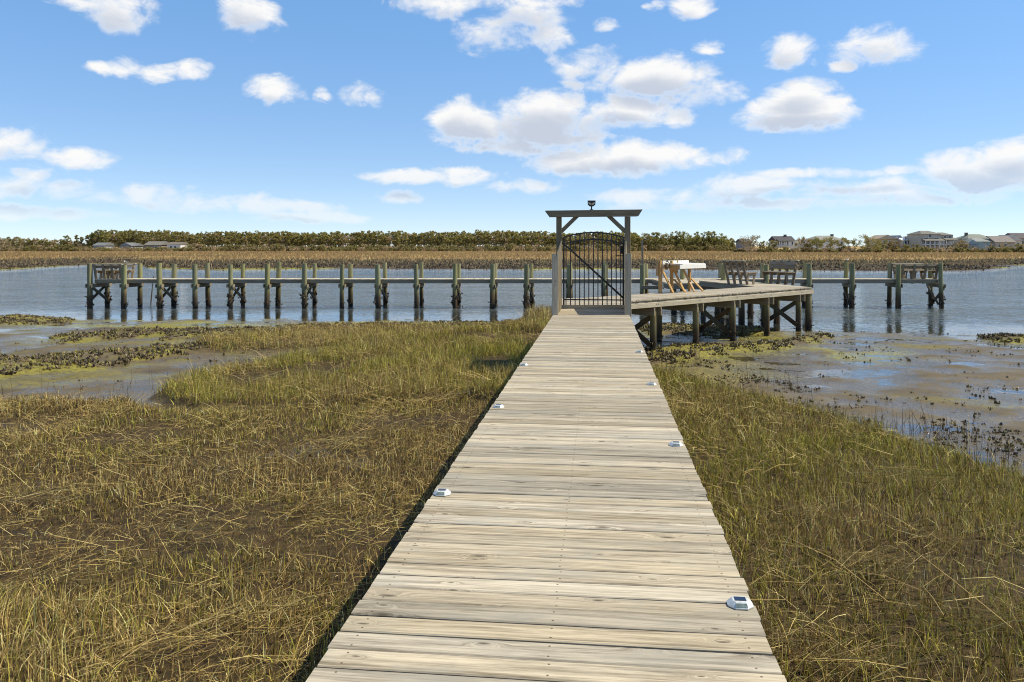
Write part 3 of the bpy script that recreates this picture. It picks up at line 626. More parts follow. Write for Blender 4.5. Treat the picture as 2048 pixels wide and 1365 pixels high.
c = pickcol([(.50,.345,.155),(.40,.265,.125),(.58,.42,.195),(.34,.27,.10),(.29,.185,.09)], [3,3,1.6,1.2,1.4], n)*(.82+.45*pn)[:, None]
h = (.28+.32*RNG.random(n))*(.7+.6*pn); setp(link('far_marsh_grass', join_tm('far_marsh_grass', [blades(np.stack([x, y, z-.03], -1), h, .3*RNG.random(n), RNG.random(n)*6.28, (.04+.0006*y)*(.5+RNG.random(n)), c, 2, yaw=RNG.normal(0, .5, n))], M['blade'])), 'brown winter marsh grass across the channel', 'grass', kind='stuff')

# ---------------------------------------------------------------- boardwalk
bw = thing('boardwalk', 'long straight boardwalk of weathered cross planks leading to the black gate', 'boardwalk', wp(10, 0, 0))
def plank_mesh(L, wdt, thk, name, mat, seed):
    random.seed(seed); mb = MB(); mb.beam((-L/2, 0, 0), (L/2, 0, 0), wdt, thk, ch=.005)
    # subdivide lengthwise a little so that boards can cup and bow
    return mb.mesh(name, mat)
PM = [plank_mesh(WW+d, .1345, .036, 'plank', M['deck'], 300+i) for i, d in enumerate((0, .003, -.003, .005, -.004))]
s = .55; k = 0
while s < END_S:
    o = link('plank', PM[k % 5], bw); r = random.Random(k*17+3)
    p = wp(s, r.uniform(-.005, .005), WALK_Z-.018+r.uniform(-.0025, .0025)); o.location = p-bw.location
    o.rotation_euler = (r.uniform(-.008, .008), r.uniform(-.0012, .0012), -TH+r.uniform(-.0022, .0022)+(math.pi if r.random() < .5 else 0))
    s += .1452+r.uniform(-.0022, .0035); k += 1
for sd_ in (-.79, 0, .79):
    mb = MB(); mb.beam(wp(.4, sd_, WALK_Z-.036-.10), wp(END_S-.05, sd_, WALK_Z-.036-.10), .045, .19); mb.build('stringer', M['timber'], bw, True)
for i, s in enumerate(np.arange(2.0, END_S, 2.44)):
    for sd_ in (-.66, .66):
        p = wp(s, sd_); mb = MB(); mb.cyl((p.x, p.y, -.5), (p.x, p.y, WALK_Z-.045), .10, .095, 12, .004, 4); mb.build('pile', M['pile'], bw, True)
    mb = MB(); mb.beam(wp(s+.13, -.84, WALK_Z-.33), wp(s+.13, .84, WALK_Z-.33), .05, .18); mb.build('cap_beam', M['timber'], bw, True)

# solar studs screwed to the planks
studs = [(884,988,'left edge, nearest of the left row'),(1480,1210,None),(1352,891,None),(997,815,None),(1303,770,None),(1048,731,None),(1279,705,None)]
slab = ['white solar stud light on the left edge of the boardwalk, nearest on that side','white solar stud light nearest the camera on the right edge of the boardwalk',
 'white solar stud light second along the right edge of the boardwalk','white solar stud light second along the left edge of the boardwalk',
 'white solar stud light third along the right edge of the boardwalk','white solar stud light farthest along the left edge of the boardwalk','small dark-faced solar stud light farthest along the right edge of the boardwalk']
def make_stud():
    t = thing('solar_stud_light', '', 'deck light', group='solar studs along the boardwalk edges'); mb = MB()
    def ring(w_, d_, c_, z_): a, b = w_/2, d_/2; return [(-a,-b+c_,z_),(-a+c_,-b,z_),(a-c_,-b,z_),(a,-b+c_,z_),(a,b-c_,z_),(a-c_,b,z_),(-a+c_,b,z_),(-a,b-c_,z_)]
    mb.loft([ring(.112,.104,.030,0), ring(.112,.104,.030,.005), ring(.070,.062,.012,.024), ring(.064,.056,.012,.0255)], False); mb.build('body', M['stud'], t)
    mb = MB(); mb.box((0,.0,.0262), (.050,.040,.0016)); mb.build('solar_panel', M['solar'], t)
    for s_ in (-1, 1):
        mb = MB(); y0, z0, y1, z1 = -.0492*s_, .0085, -.0368*s_, .0205
        nrm = Vector((0, -s_*.7, .75)).normalized()*.0012
        mb.add([Vector(p)+nrm for p in ((-.026,y0,z0),(.026,y0,z0),(.024,y1,z1),(-.024,y1,z1))]+[Vector(p)-nrm for p in ((-.026,y0,z0),(.026,y0,z0),(.024,y1,z1),(-.024,y1,z1))],
               [(0,1,2,3),(7,6,5,4),(0,4,5,1),(1,5,6,2),(2,6,7,3),(3,7,4,0)]); mb.build('reflector', M['lens'], t)
    return t
st0 = make_stud()
for i, (x, y, _) in enumerate(studs):
    o = st0 if i == 0 else copy_tree(st0); X, Y = plan(x, y, WALK_Z); o.location = (X, Y, WALK_Z+.0008); o.rotation_euler = (0, 0, -TH+random.uniform(-.06, .06)); o['label'] = slab[i]

# ---------------------------------------------------------------- gate
GY = 20.55; ga = thing('gate_frame', 'weathered timber gate frame with angled crossbeam, braces and side wing panels', 'gate frame', (2.06, GY, 0))
pl_, pr_ = at(1118, 500, GY).x, at(1255, 500, GY).x
for X in (pl_, pr_):
    mb = MB(); mb.beam((X, GY, -.4), (X, GY, at(0, 434, GY).z), .135, .135, up=(0,1,0)); mb.build('post', M['gatewood'], ga, True)
a, b = at(1090, 427, GY-.09), at(1285, 426, GY-.09); mb = MB(); zt, zb = at(0,420.5,GY).z, at(0,434,GY).z
mb.add([(a.x,GY-.12,zt-.02),(b.x,GY-.12,zt+.01),(b.x-.11,GY-.12,zb+.01),(a.x+.12,GY-.12,zb-.01),(a.x,GY-.075,zt-.02),(b.x,GY-.075,zt+.01),(b.x-.11,GY-.075,zb+.01),(a.x+.12,GY-.075,zb-.01)],
       [(0,3,2,1),(4,5,6,7),(0,1,5,4),(1,2,6,5),(2,3,7,6),(3,0,4,7)], [(x, 0, z) for x, z in ((0,.1),(2.5,.1),(2.4,-.07),(.1,-.07))]*2); mb.build('crossbeam', M['gatewood'], ga, True)
mb = MB(); mb.add([(a.x+.005,GY+.075,zt-.02),(b.x-.005,GY+.075,zt+.01),(b.x-.115,GY+.075,zb+.01),(a.x+.125,GY+.075,zb-.01),(a.x+.005,GY+.12,zt-.02),(b.x-.005,GY+.12,zt+.01),(b.x-.115,GY+.12,zb+.01),(a.x+.125,GY+.12,zb-.01)],
       [(0,3,2,1),(4,5,6,7),(0,1,5,4),(1,2,6,5),(2,3,7,6),(3,0,4,7)], [(x, 0, z) for x, z in ((0,.1),(2.5,.1),(2.4,-.07),(.1,-.07))]*2); mb.build('crossbeam', M['gatewood'], ga, True)
for q0, q1 in (((1122,464),(1157,430)),((1251,464),(1215,430))):
    mb = MB(); mb.beam(at(*q0, GY), at(*q1, GY), .10, .085, up=(0,1,0)); mb.build('brace', M['gatewood'], ga, True)
SP = 18.6/math.cos(TH)*math.cos(TH)   # distance of the short posts
for sd_, X in ((-1, at(1110, 500, 18.6).x), (1, at(1256, 500, 18.6).x)):
    mb = MB(); mb.beam((X, 18.6, .25), (X, 18.6, at(0, 508, 18.6).z), .137, .137, up=(0,1,0)); mb.build('short_post', M['edge'], ga, True)
    XT = pl_ if sd_ < 0 else pr_
    for i in range(12):                                  # wing boards, tops climbing toward the tall post
        f = (i+.5)/12; Yb = 18.68+(GY-.08-18.68)*f; Xb = X+(XT-X)*f-sd_*.055; zt_ = at(0,506,18.6).z+f*(.30)
        mb = MB(); dY = (GY-.08-18.68)/12*.97
        mb.beam((Xb, Yb, WALK_Z-.12), (Xb, Yb, zt_), dY, .02, up=(1,0,0), ch=.002); mb.build('wing_board', M['edge'], ga, True)
mb = MB(); mb.beam((pl_+.07, GY-.02, WALK_Z+.04), (pr_-.07, GY-.02, WALK_Z+.04), .07, .085); mb.build('sill', M['edge'], ga, True)

gt = thing('metal_gate', 'black metal picket gate with arched top and diagonal brace, closed', 'gate', (at(1187,0,GY).x, GY-.02, WALK_Z+.08))
def gz(y): return at(0, y, GY-.02).z
def gx(x): return at(x, 0, GY-.02).x
def arch(x, mid, end): u = (x-1187)/61; return mid+(end-mid)*u*u
for x in (1127.5, 1246.5):
    mb = MB(); mb.beam((gx(x), GY-.02, gz(611)), (gx(x), GY-.02, gz(474)), .04, .04, up=(0,1,0), ch=.003); mb.build('stile', M['black'], gt, True)
for nm, mid, end in (('top_rail', 465.5, 475.5), ('upper_rail', 479.5, 489)):
    mb = MB(); pts = [(gx(x), GY-.02, gz(arch(x, mid, end))) for x in np.linspace(1127.5, 1246.5, 19)]
    for p, q in zip(pts[:-1], pts[1:]): mb.beam(p, q, .034, .036, up=(0,1,0), ch=.002)
    mb.build(nm, M['black'], gt, True)
mb = MB(); mb.beam((gx(1127.5), GY-.02, gz(599.5)), (gx(1246.5), GY-.02, gz(600.5)), .028, .03, ch=.002); mb.build('bottom_rail', M['black'], gt, True)
for x in np.linspace(1132, 1241.5, 13):
    mb = MB(); mb.beam((gx(x), GY-.021, gz(610.5)), (gx(x), GY-.021, gz(arch(x, 465.5, 475.5)-.3)), .024, .024, up=(0,1,0), ch=.002); mb.build('picket', M['black'], gt, True)
mb = MB(); mb.beam((gx(1129), GY-.052, gz(489)), (gx(1247), GY-.052, gz(597)), .022, .048, ch=.002); mb.build('diagonal_brace', M['black'], gt, True)
mb = MB(); mb.beam((gx(1242.5), GY-.055, gz(508)), (gx(1242.5), GY-.055, gz(493)), .075, .05, up=(0,1,0), ch=.01); mb.cyl((gx(1242.5), GY-.11, gz(500)), (gx(1242.5), GY-.08, gz(500)), .022, n=10); mb.build('latch_box', M['black'], gt, True)
mb = MB(); mb.beam((gx(1233), GY-.02, gz(512)), (gx(1247), GY-.02, gz(512)), .022, .024, ch=.002); mb.build('latch_rail', M['black'], gt, True)

fl = thing('flood_light', 'small black twin-panel flood light on top of the gate crossbeam', 'flood light', at(1183, 420, GY-.1)); L0 = fl.location
mb = MB(); mb.cyl((0,0,-.005), (0,0,.09), .018, n=10); mb.box((0,0,.006), (.09,.05,.014)); mb.build('bracket', M['black'], fl)
mb = MB(); mb.loft([[(x*.10,-.05+d,z) for x, z in ((-1,.235),(1,.235),(.95,.13),(.45,.085),(-.45,.085),(-.95,.13))] for d in (0, .07)], False); mb.build('housing', M['black'], fl)
for s_ in (-1, 1):
    mb = MB(); mb.add([(s_*.008,-.056,.115),(s_*.082,-.056,.145),(s_*.085,-.056,.195),(s_*.008,-.056,.165),(s_*.008,-.049,.115),(s_*.082,-.049,.145),(s_*.085,-.049,.195),(s_*.008,-.049,.165)],
        [(0,1,2,3),(7,6,5,4),(0,4,5,1),(1,5,6,2),(2,6,7,3),(3,7,4,0)]); mb.build('lamp_panel', M['lamp'], fl)

# ---------------------------------------------------------------- shared dock pieces
def crust(p, r, z0, z1, n, big=1.0):
    z = z0+(z1-z0)*RNG.random(n)**.8; a = RNG.random(n)*6.283; rr = r*(.85+.35*RNG.random(n))
    v, t, c = shells(p[0]+rr*np.cos(a), p[1]+rr*np.sin(a), z, big*(.05+.07*RNG.random(n)), 3,
        pickcol([(.14,.10,.055),(.07,.05,.03),(.23,.175,.10),(.035,.027,.018)], [3,4,1.2,3], n*3))
    return v, t, c
def pile(parent, x, y, z0, z1, r=.115, oys=None, lean=(0,0)):
    mb = MB(); mb.cyl((x-lean[0]*1.5, y, z0), (x+lean[0], y+lean[1], z1), r*1.06, r*.97, 14, .006, 6); o = mb.build('pile', M['pile'], parent, True)
    if oys:
        v, t, c = crust((x, y), r, oys[0], oys[1], oys[2], oys[3] if len(oys) > 3 else 1.0)
        me = tri_mesh('oyster_crust', v, t, M['oyster'], c); q = link('oyster_crust', me, o); q['kind'] = 'stuff'
    return o
def xbrace(parent, a, b, z0, z1, off=.13):
    a = Vector(a); b = Vector(b); d = (b-a).normalized(); sdv = Vector((-d.y, d.x, 0))*off
    for s_, (p, q) in ((1, ((a, z0), (b, z1))), (-1, ((a, z1), (b, z0)))):
        mb = MB(); mb.beam((p[0].x+sdv.x*s_, p[0].y+sdv.y*s_, p[1]), (q[0].x+sdv.x*s_, q[0].y+sdv.y*s_, q[1]), .045, .15); mb.build('cross_brace', M['brace'], parent, True)

# ---------------------------------------------------------------- angled pier from the gate
ap = thing('angled_pier', 'raised pier behind the gate turning diagonally right on braced piles', 'pier', (6.5, 25.2, 0))
A0 = Vector((3.02, 21.35)); 
P0 = Vector((plan(1262,602,UP_Z))); P1 = Vector((plan(1625,575,UP_Z))); DD = (P1-P0).normalized(); DN = Vector((-DD.y, DD.x)); DL = (P1-P0).length; PW = 1.72
def dp(u, v, z): q = P0+DD*u+DN*v; return Vector((q.x, q.y, z))
PMU = []
for i in range(3):
    random.seed(400+i); mb = MB(); mb.beam((-PW/2, 0, 0), (PW/2, 0, 0), .139, .036, ch=.005); PMU.append(mb.mesh('plank', M['deck']))
angN = math.atan2(DN.y, DN.x); u = -.55; k = 0
while u < DL-.02:
    r = random.Random(900+k); o = link('plank', PMU[k % 3], ap); o.location = dp(u, PW/2+r.uniform(-.01,.01), UP_Z-.018)-ap.location; o.rotation_euler = (0, 0, angN+r.uniform(-.003,.003)); u += .1445; k += 1
for v, m_, hh in ((-.028, 'edge', .14), (PW-.06, 'timber', .19), (PW/2, 'timber', .19)):
    mb = MB(); zc = UP_Z-.036-hh/2-(.055 if v < 0 else .002); mb.beam(dp(-.6, v, zc), dp(DL, v, zc), .045, hh); mb.build('edge_board' if v < 0 else 'stringer', M[m_], ap, True)
mb = MB(); mb.beam(dp(-.6, .05, UP_Z-.036-.035), dp(DL, .05, UP_Z-.036-.035), .06, .066); mb.build('stringer', M['timber'], ap, True)
fx = [1312, 1397, 1471, 1539, 1602]
for i, x in enumerate(fx):
    r_ = (x-CX)/F; u = (r_*P0.y-P0.x)/(DD.x-r_*DD.y)
    for v, rr in ((.10, .094), (PW-.25, .092)):
        p = dp(u, v, 0); pile(ap, p.x, p.y, -.6, UP_Z-.24 if v < .5 else UP_Z-.10, rr, (.0, .32, 16, .75))
    for du in (-.16, .16):
        mb = MB(); mb.beam(dp(u+du, -.07, UP_Z-.36), dp(u+du, PW-.05, UP_Z-.36), .045, .235); mb.build('cap_beam', M['timber'], ap, True)
    mb = MB(); mb.cyl(dp(u-.04, -.06, UP_Z-.14), dp(u-.04, -.046, UP_Z-.14), .016, n=8); mb.cyl(dp(u+.05, -.06, UP_Z-.14), dp(u+.05, -.046, UP_Z-.14), .016, n=8); mb.build('bolt', M['galv'], ap, True)
    if i % 2 == 0: xbrace(ap, dp(u, .10, 0), dp(u, PW-.25, 0), .25, 1.15, .15)
cp = dp(DL-.12, .10, 0); pile(ap, cp.x, cp.y, -.6, UP_Z-.24, .112, (.0, .35, 18, .8))
# landing directly behind the gate
pw_l, pw_r = pl_-.05, pr_+.10
random.seed(440); mbp = MB(); mbp.beam((-.95, 0, 0), (.95, 0, 0), .139, .036, ch=.005); LPM = mbp.mesh('plank', M['deck'])
Yl = GY+.13
while Yl < 23.2:
    o = link('plank', LPM, ap); o.location = Vector(((pw_l+pw_r)/2+(Yl-GY)*.11, Yl, UP_Z-.022))-ap.location; o.rotation_euler = (0, 0, -TH*.5); Yl += .146
for X in (pw_l+.08, pw_r-.1):
    mb = MB(); mb.beam((X+.01, GY+.1, UP_Z-.14), (X+.28, 23.2, UP_Z-.14), .045, .18); mb.build('stringer', M['timber'], ap, True)
    for yy in (20.9, 23.0): pile(ap, X+.02, yy, -.5, UP_Z-.06, .115, (.0, .3, 12, .7))
# short return leg running back to the long dock
R0 = P1-DN*0; RD = Vector((-.18, 1)).normalized(); RN = Vector((-RD.y, RD.x)); RW = 1.75; RL = 6.2
def rp(u, v, z): q = R0+RD*u+RN*v; return Vector((q.x, q.y, z))
random.seed(450); mbp = MB(); mbp.beam((-RW/2, 0, 0), (RW/2, 0, 0), .139, .036, ch=.005); RPM = mbp.mesh('plank', M['deck'])
u = .3; k = 0
while u < RL:
    r = random.Random(1300+k); o = link('plank', RPM, ap); o.location = rp(u, RW/2+r.uniform(-.01,.01), UP_Z-.0225)-ap.location; o.rotation_euler = (0, 0, math.atan2(RN.y, RN.x)); u += .1445; k += 1
for v in (.05, RW-.05):
    mb = MB(); mb.beam(rp(.05, v, UP_Z-.145), rp(RL, v, UP_Z-.145), .045, .19); mb.build('stringer', M['timber'], ap, True)
for u in (2.4, 4.6):
    for v in (.12, RW-.15):
        p = rp(u, v, 0); pile(ap, p.x, p.y, -.8, UP_Z-.05, .12, (.0, .35, 14, .8))
    mb = MB(); mb.beam(rp(u+.15, 0, UP_Z-.34), rp(u+.15, RW, UP_Z-.34), .045, .19); mb.build('cap_beam', M['timber'], ap, True)

# ---------------------------------------------------------------- long dock in the channel
YF, YB = 39.32, 40.9; td = thing('long_dock', 'long low dock standing in the channel on paired green piles', 'dock', (0, 40.1, 0))
FRONT = [179.7,248,319,390,461,534,609,684,756,832.6,909.7,984.5,1052.8,1138,1207.6,1286,1365,1447,1533,1618,1704,1796.7,1882.4]
BACK = [214.6,280,348,415.7,486,557,629,701,770.5,843,916,990,1063,1141,1212,1292,1366,1441,1525,1609,1692,1779,1861]
XL, XR = at(186,0,YF).x, at(1880,0,YF).x
mb = MB(); X = XL
random.seed(5)
while X < XR:
    mb.beam((X+.07, YF+.15, T_Z-.018+random.uniform(-.003,.003)), (X+.07, YB-.14, T_Z-.018), .139, .036, ch=.004); X += .1445
dk = mb.build('decking', M['deck_far'], td, True); dk['kind'] = 'stuff'
for yy in (YF+.17, YB-.17):
    X = XL
    while X < XR-.1:
        X2 = min(XR, X+4.88); mb = MB(); mb.beam((X+.003, yy, T_Z-.036-.085), (X2-.003, yy, T_Z-.036-.085), .045, .165); mb.build('edge_board', M['timber'], td, True); X = X2
for i, (a, b) in enumerate(zip(FRONT, BACK)):
    xf, xb = at(a, 0, YF).x, at(b, 0, YB).x; r = random.Random(i); crossed = i in (0, 2, 4, 6, 8, 10, 12, 20, 22)
    top = at(0, 528.5, YF).z
    big = 1.25 if crossed else .9; ht_ = .62 if crossed else .30
    pile(td, xf, YF, -1.0, top+r.uniform(-.05,.05), .118+r.uniform(-.016,.016), (-.02, ht_, 34 if crossed else 16, big), (r.uniform(-.03,.03), 0))
    pile(td, xb, YB, -1.0, top+.02+r.uniform(-.06,.05), .118+r.uniform(-.016,.014), (-.02, ht_+.05, 34 if crossed else 16, big), (r.uniform(-.03,.03), 0))
    for dx in (-.14, .14):
        mb = MB(); mb.beam((xf+dx, YF-.14, T_Z-.32), (xb+dx, YB+.14, T_Z-.32), .042, .17); mb.build('cap_beam', M['timber'], td, True)
    if crossed: xbrace(td, (xf, YF, 0), (xb, YB, 0), .22, 1.02, .135)
# lower landing in front of the dock, beside the return leg
lx0, lx1, ly0, ly1 = at(1337,0,35.4).x, at(1470,0,35.4).x, 35.4, YF+.05
mb = MB(); X = lx0
while X < lx1:
    mb.beam((X+.07, ly0, T_Z-.022), (X+.07, ly1, T_Z-.022), .139, .036, ch=.004); X += .1445
q = mb.build('landing_deck', M['deck_far'], td, True); q['kind'] = 'stuff'
mb = MB(); mb.beam((lx0-.02, ly0-.03, T_Z-.15), (lx1+.02, ly0-.03, T_Z-.15), .045, .23); mb.build('edge_board', M['timber'], td, True)
mb = MB(); mb.beam((lx0-.03, ly0, T_Z-.15), (lx0-.03, ly1, T_Z-.15), .045, .2); mb.build('edge_board', M['timber'], td, True)
mb = MB(); mb.beam((at(1283,0,37).x, 37.0, T_Z-.28), (lx0+.1, 37.0, T_Z-.28), .05, .16); mb.build('cap_beam', M['timber'], td, True)
for X, yy, zt_ in ((at(1285,0,37.1).x, 37.15, 2.2), (lx0+.3, 35.7, 1.3), (lx1-.2, 35.7, 1.3), (at(1447,0,37).x, 37.0, 2.2), (lx0+1.6, 35.7, 1.3)):
    pile(td, X, yy, -1.0, zt_, .115, (-.02, .4, 14, .9))

# slim lamp post on the dock
lp = thing('lamp_post', 'slim wooden lamp post with a dark angled arm on the long dock', 'lamp post', (at(1289.5,0,38.2).x, 38.9, T_Z))
lh = at(0,481,38.9).z-T_Z; mb = MB(); mb.beam((0,0,-.5), (0,0,lh), .085, .085, up=(0,1,0)); mb.build('post', M['timber'], lp)
mb = MB(); mb.cyl((0,0,lh-.04), (.16,0,lh+.03), .014, n=8); mb.beam((.08,0,lh+.02), (.34,0,lh+.13), .10, .035); mb.build('lamp_arm', M['black'], lp)
sk = thing('leaning_stake', 'thin leaning stake standing in the water beside the long dock', 'stake', (at(298,0,42.2).x, 42.2, 0)); mb = MB(); mb.cyl((0,0,-.9), (.24,0,at(0,553,42.2).z), .035, .025, 8, .004, 5); mb.build('shaft', M['brace'], sk)

# ---------------------------------------------------------------- benches
def bench(label, loc, rz, L, H, n=4, seat_z=.46, slats=1):
    """length along x, sitter faces +y; back planks run down past the deck edge"""
    b = thing('dock_bench', label, 'bench', loc, rz, 'slat benches on the docks'); lean = .22
    for i in range(n):
        x = -L/2+.08+(L-.16)*i/(n-1)
        mb = MB(); mb.beam((x, .10, -.22), (x, .10-lean-.07, H-.02), .125, .042, up=(0,1,0)); mb.build('back_plank', M['bench'], b)
        mb = MB(); mb.beam((x+.045, -.06, seat_z-.07), (x+.045, .44, seat_z-.07), .038, .11); mb.build('seat_bracket', M['bench'], b)
        mb = MB(); mb.beam((x+.045, .30, .0), (x+.045, .36, seat_z-.10), .038, .10, up=(0,1,0)); mb.build('leg', M['bench'], b)
    for j, zc in enumerate((H-.12, H-.27)[:slats]):
        yy = .10-(lean+.07)*(zc+.22)/(H+.2)+.09; mb = MB(); mb.beam((-L/2, yy, zc), (L/2, yy, zc), .036, .14, up=(0,-.3,1)); mb.build('back_slat', M['bench'], b)
    for j in range(3):
        mb = MB(); mb.beam((-L/2-.03, .10+.15*j, seat_z), (L/2+.03, .10+.15*j, seat_z), .139, .036); mb.build('seat_slat', M['bench'], b)
    mb = MB(); mb.beam((-L/2-.03, -.17, H+.0), (L/2+.03, -.17, H+.0), .14, .036); mb.build('cap_board', M['edge'], b)
    return b
def yawface(dx, dy): return math.atan2(dy, dx)-math.pi/2
p = plan(1474, 568.5, UP_Z); bench('slat bench seen from behind on the return leg, beside the cleaning table', (p[0], p[1], UP_Z), yawface(.91, .42), 1.25, .93)
p = plan(1560, 567.2, UP_Z); bench('slat bench facing left on the return leg, opposite the bench seen from behind', (p[0]+.12, p[1]+.1, UP_Z), yawface(-.86, -.51), 1.3, .93, slats=2)
bench('slat bench with its back to the camera at the left end of the long dock', (at(213,0,YF).x, YF+.22, T_Z), 0, 1.42, .74, 4, .42)
bench('slat bench on the far side of the long dock, left end, partly hidden', (at(243,0,YB).x, YB-.25, T_Z), math.pi, 1.5, .74, 4, .42)
bench('slat bench with its back to the camera at the right end of the long dock', (at(1842,0,YF).x, YF+.22, T_Z), 0, 1.85, .74, 4, .42)
bench('slat bench on the far side of the long dock, right end, mostly hidden', (at(1812,0,YB).x, YB-.25, T_Z), math.pi, 1.5, .74, 4, .42)

# ---------------------------------------------------------------- fish cleaning table
TZ = UP_Z; tb_o = dp(0,0,0); r_ = (1321-CX)/F; u0 = None
for uu in np.linspace(0, 6, 601):
    q = dp(uu, PW-.12, 0)
    if abs((q.x)/(q.y)-r_) < .0006: u0 = uu; break
u0 = u0 or 2.0; base = dp(u0, PW-.12, TZ); ct = thing('cleaning_table', 'white fish-cleaning table on yellow lumber legs standing on the angled pier', 'table', base, math.atan2(DD.y, DD.x))
# local x along the pier, local -y toward the camera side
LT = 1.62; zt = .93
mb = MB(); mb.box((.36+LT/2-.02, -.18, zt), (LT-.35, .66, .03)); mb.build('table_top', M['white_pl'], ct)
mb = MB(); mb.beam((.35, -.51, zt-.085), (LT+.18, -.51, zt-.085), .03, .13); mb.build('front_board', M['white_pl'], ct)
mb = MB(); mb.beam((.35, .16, zt+.04), (LT+.18, .16, zt+.04), .025, .12); mb.build('splash_board', M['white_pl'], ct)
mb = MB(); mb.beam((.36, -.5, zt-.10), (.36, .14, zt-.10), .035, .15); mb.build('end_board', M['lumber'], ct)
mb = MB(); mb.beam((.0, -.06, zt-.12), (.36, -.06, zt-.12), .035, .13); mb.build('side_rail', M['lumber'], ct)
for x, h_ in ((0, 1.06), (.62, 1.03), (LT, zt-.02)):
    mb = MB(); mb.beam((x, .0, 0), (x, .0, h_), .088, .088, up=(0,1,0)); mb.build('leg', M['lumber'], ct)
mb = MB(); mb.beam((-.07, .06, .55), (-.07, .06, 1.05), .04, .085, up=(0,1,0)); mb.build('leg', M['lumber'], ct)
mb = MB(); mb.beam((1.15, .17, .6), (1.15, .17, 1.06), .04, .085, up=(0,1,0)); mb.build('leg', M['lumber'], ct)
for x in (.06, .68, 1.22):
    mb = MB(); mb.beam((x, .05, zt-.04), (x, -.46, .03), .04, .088, up=(1,0,0)); mb.build('slanted_leg', M['lumber'], ct)
for x in (.66, LT+.02):
    mb = MB(); mb.beam((x+.05, -.03, .42), (x+.05, -.48, .03), .04, .088, up=(1,0,0)); mb.build('knee_brace', M['lumber'], ct)
mb = MB(); mb.cyl((.05, -.07, 0.02), (.05, -.07, .98), .012, n=8); mb.build('water_pipe', M['white_pl'], ct)
hb = ct.matrix_world if False else Matrix.Translation(base) @ Matrix.Rotation(math.atan2(DD.y, DD.x), 4, 'Z')
hs = thing('coiled_hose', 'dark coiled hose and tap hanging at the end of the cleaning table', 'hose', hb @ Vector((.20, -.10, zt-.02)), math.atan2(DD.y, DD.x))
for k in range(3):
    mb = MB(); R_ = .11-.018*k; pts = [(R_*math.cos(a)+.01*k, -.03-.014*k, R_*1.1*math.sin(a)) for a in np.linspace(0, 2*math.pi, 15)]; mb.tube(pts, .010, 6); mb.build('coil', M['hose'], hs)
mb = MB(); mb.tube([(.02,-.05,-.1), (.05,-.06,-.25), (.03,-.05,-.42)], .010, 6); mb.build('hose_end', M['white_pl'], hs)
mb = MB(); mb.cyl((-.12,-.03,.06), (-.02,-.06,.06), .018, n=8); mb.cyl((-.05,-.05,.04), (-.05,-.05,.13), .012, n=8); mb.build('tap', M['galv'], hs)

# ---------------------------------------------------------------- birds
def bird(label, loc, rz, sc, legs):
    b = thing('gull', label, 'bird', loc, rz); b.scale = (sc,)*3; mb = MB()
    prof = [(-.30,.02,.006,.004),(-.22,.03,.03,.015),(-.10,.02,.062,.05),(.0,.0,.078,.072),(.10,.015,.070,.066),(.165,.065,.045,.046),(.20,.125,.040,.042),(.235,.155,.040,.042),(.27,.155,.030,.032),(.285,.15,.014,.014)]
    rings = [[(x, ry*math.cos(a), z+rz_*math.sin(a)) for a in np.linspace(0, 2*math.pi, 12, endpoint=False)] for x, z, ry, rz_ in prof]
    up = legs+.07; rings = [[(x, y, z+up) for x, y, z in r] for r in rings]; mb.loft(rings); bo = mb.build('body', M['gullwhite'], b)
    mb = MB(); mb.loft([[(x, r*math.cos(a), up+z+r*.9*math.sin(a)) for a in np.linspace(0, 6.283, 6, endpoint=False)] for x, z, r in ((.28,.15,.013),(.31,.147,.011),(.345,.135,.003))]); mb.build('beak', M['gullbeak'], b)
    for s_ in (-1, 1):
        mb = MB(); mb.loft([[(x, s_*(yc+t_*math.cos(a)*.4), up+z+t_*math.sin(a)) for a in np.linspace(0, 6.283, 8, endpoint=False)] for x, yc, z, t_ in ((.11,.062,.03,.02),(.02,.074,.02,.05),(-.12,.06,.03,.045),(-.26,.03,.04,.022),(-.36,.012,.045,.006))]); mb.build('wing', M['gullgrey'], b)
        mb = MB(); mb.cyl((.01, s_*.03, 0), (.0, s_*.03, up-.05), .006, n=6); mb.box((.025, s_*.03, .004), (.06, .04, .008)); mb.build('leg', M['gullbeak'], b)
    return b
bird('white gull resting on the bench top at the left end of the long dock', (at(253,0,YB).x, YB-.06, T_Z+.76), math.pi-.2, .46, .03)
bird('white bird standing on a pile near the right end of the long dock', (at(1694,0,YB).x, YB, at(0,527.4,YB).z+.02), .2, .42, .32)

# ---------------------------------------------------------------- trees
def foliage(clumps, per, size, pal, wts, flat=.6):
    """leafy faces packed round clump centres (x,y,z,r)"""
    V = []; Cc = []
    for (x, y, z, r) in clumps:
        n = per; d = RNG.normal(size=(n, 3)); d /= np.linalg.norm(d, axis=1)[:, None]; rad = r*(.25+.95*RNG.random(n))
        c = np.array([x, y, z])+d*rad[:, None]*np.array([1, 1, flat])
        e1 = RNG.normal(size=(n, 3)); e1 /= np.linalg.norm(e1, axis=1)[:, None]; e2 = np.cross(e1, d+.3*RNG.normal(size=(n, 3))); e2 /= np.linalg.norm(e2, axis=1)[:, None]+1e-6
        s_ = size*(.5+RNG.random(n))[:, None]
        V.append(np.stack([c-e1*s_*.6, c+e1*s_*.6+e2*s_*.2, c+e2*s_], 1).reshape(-1, 3)); tone = .85+.3*RNG.random()
        Cc.append(np.repeat(pickcol(pal, wts, n, .35)*tone, 3, 0))
    V = np.concatenate(V); return V, np.arange(len(V)).reshape(-1, 3), np.concatenate(Cc)
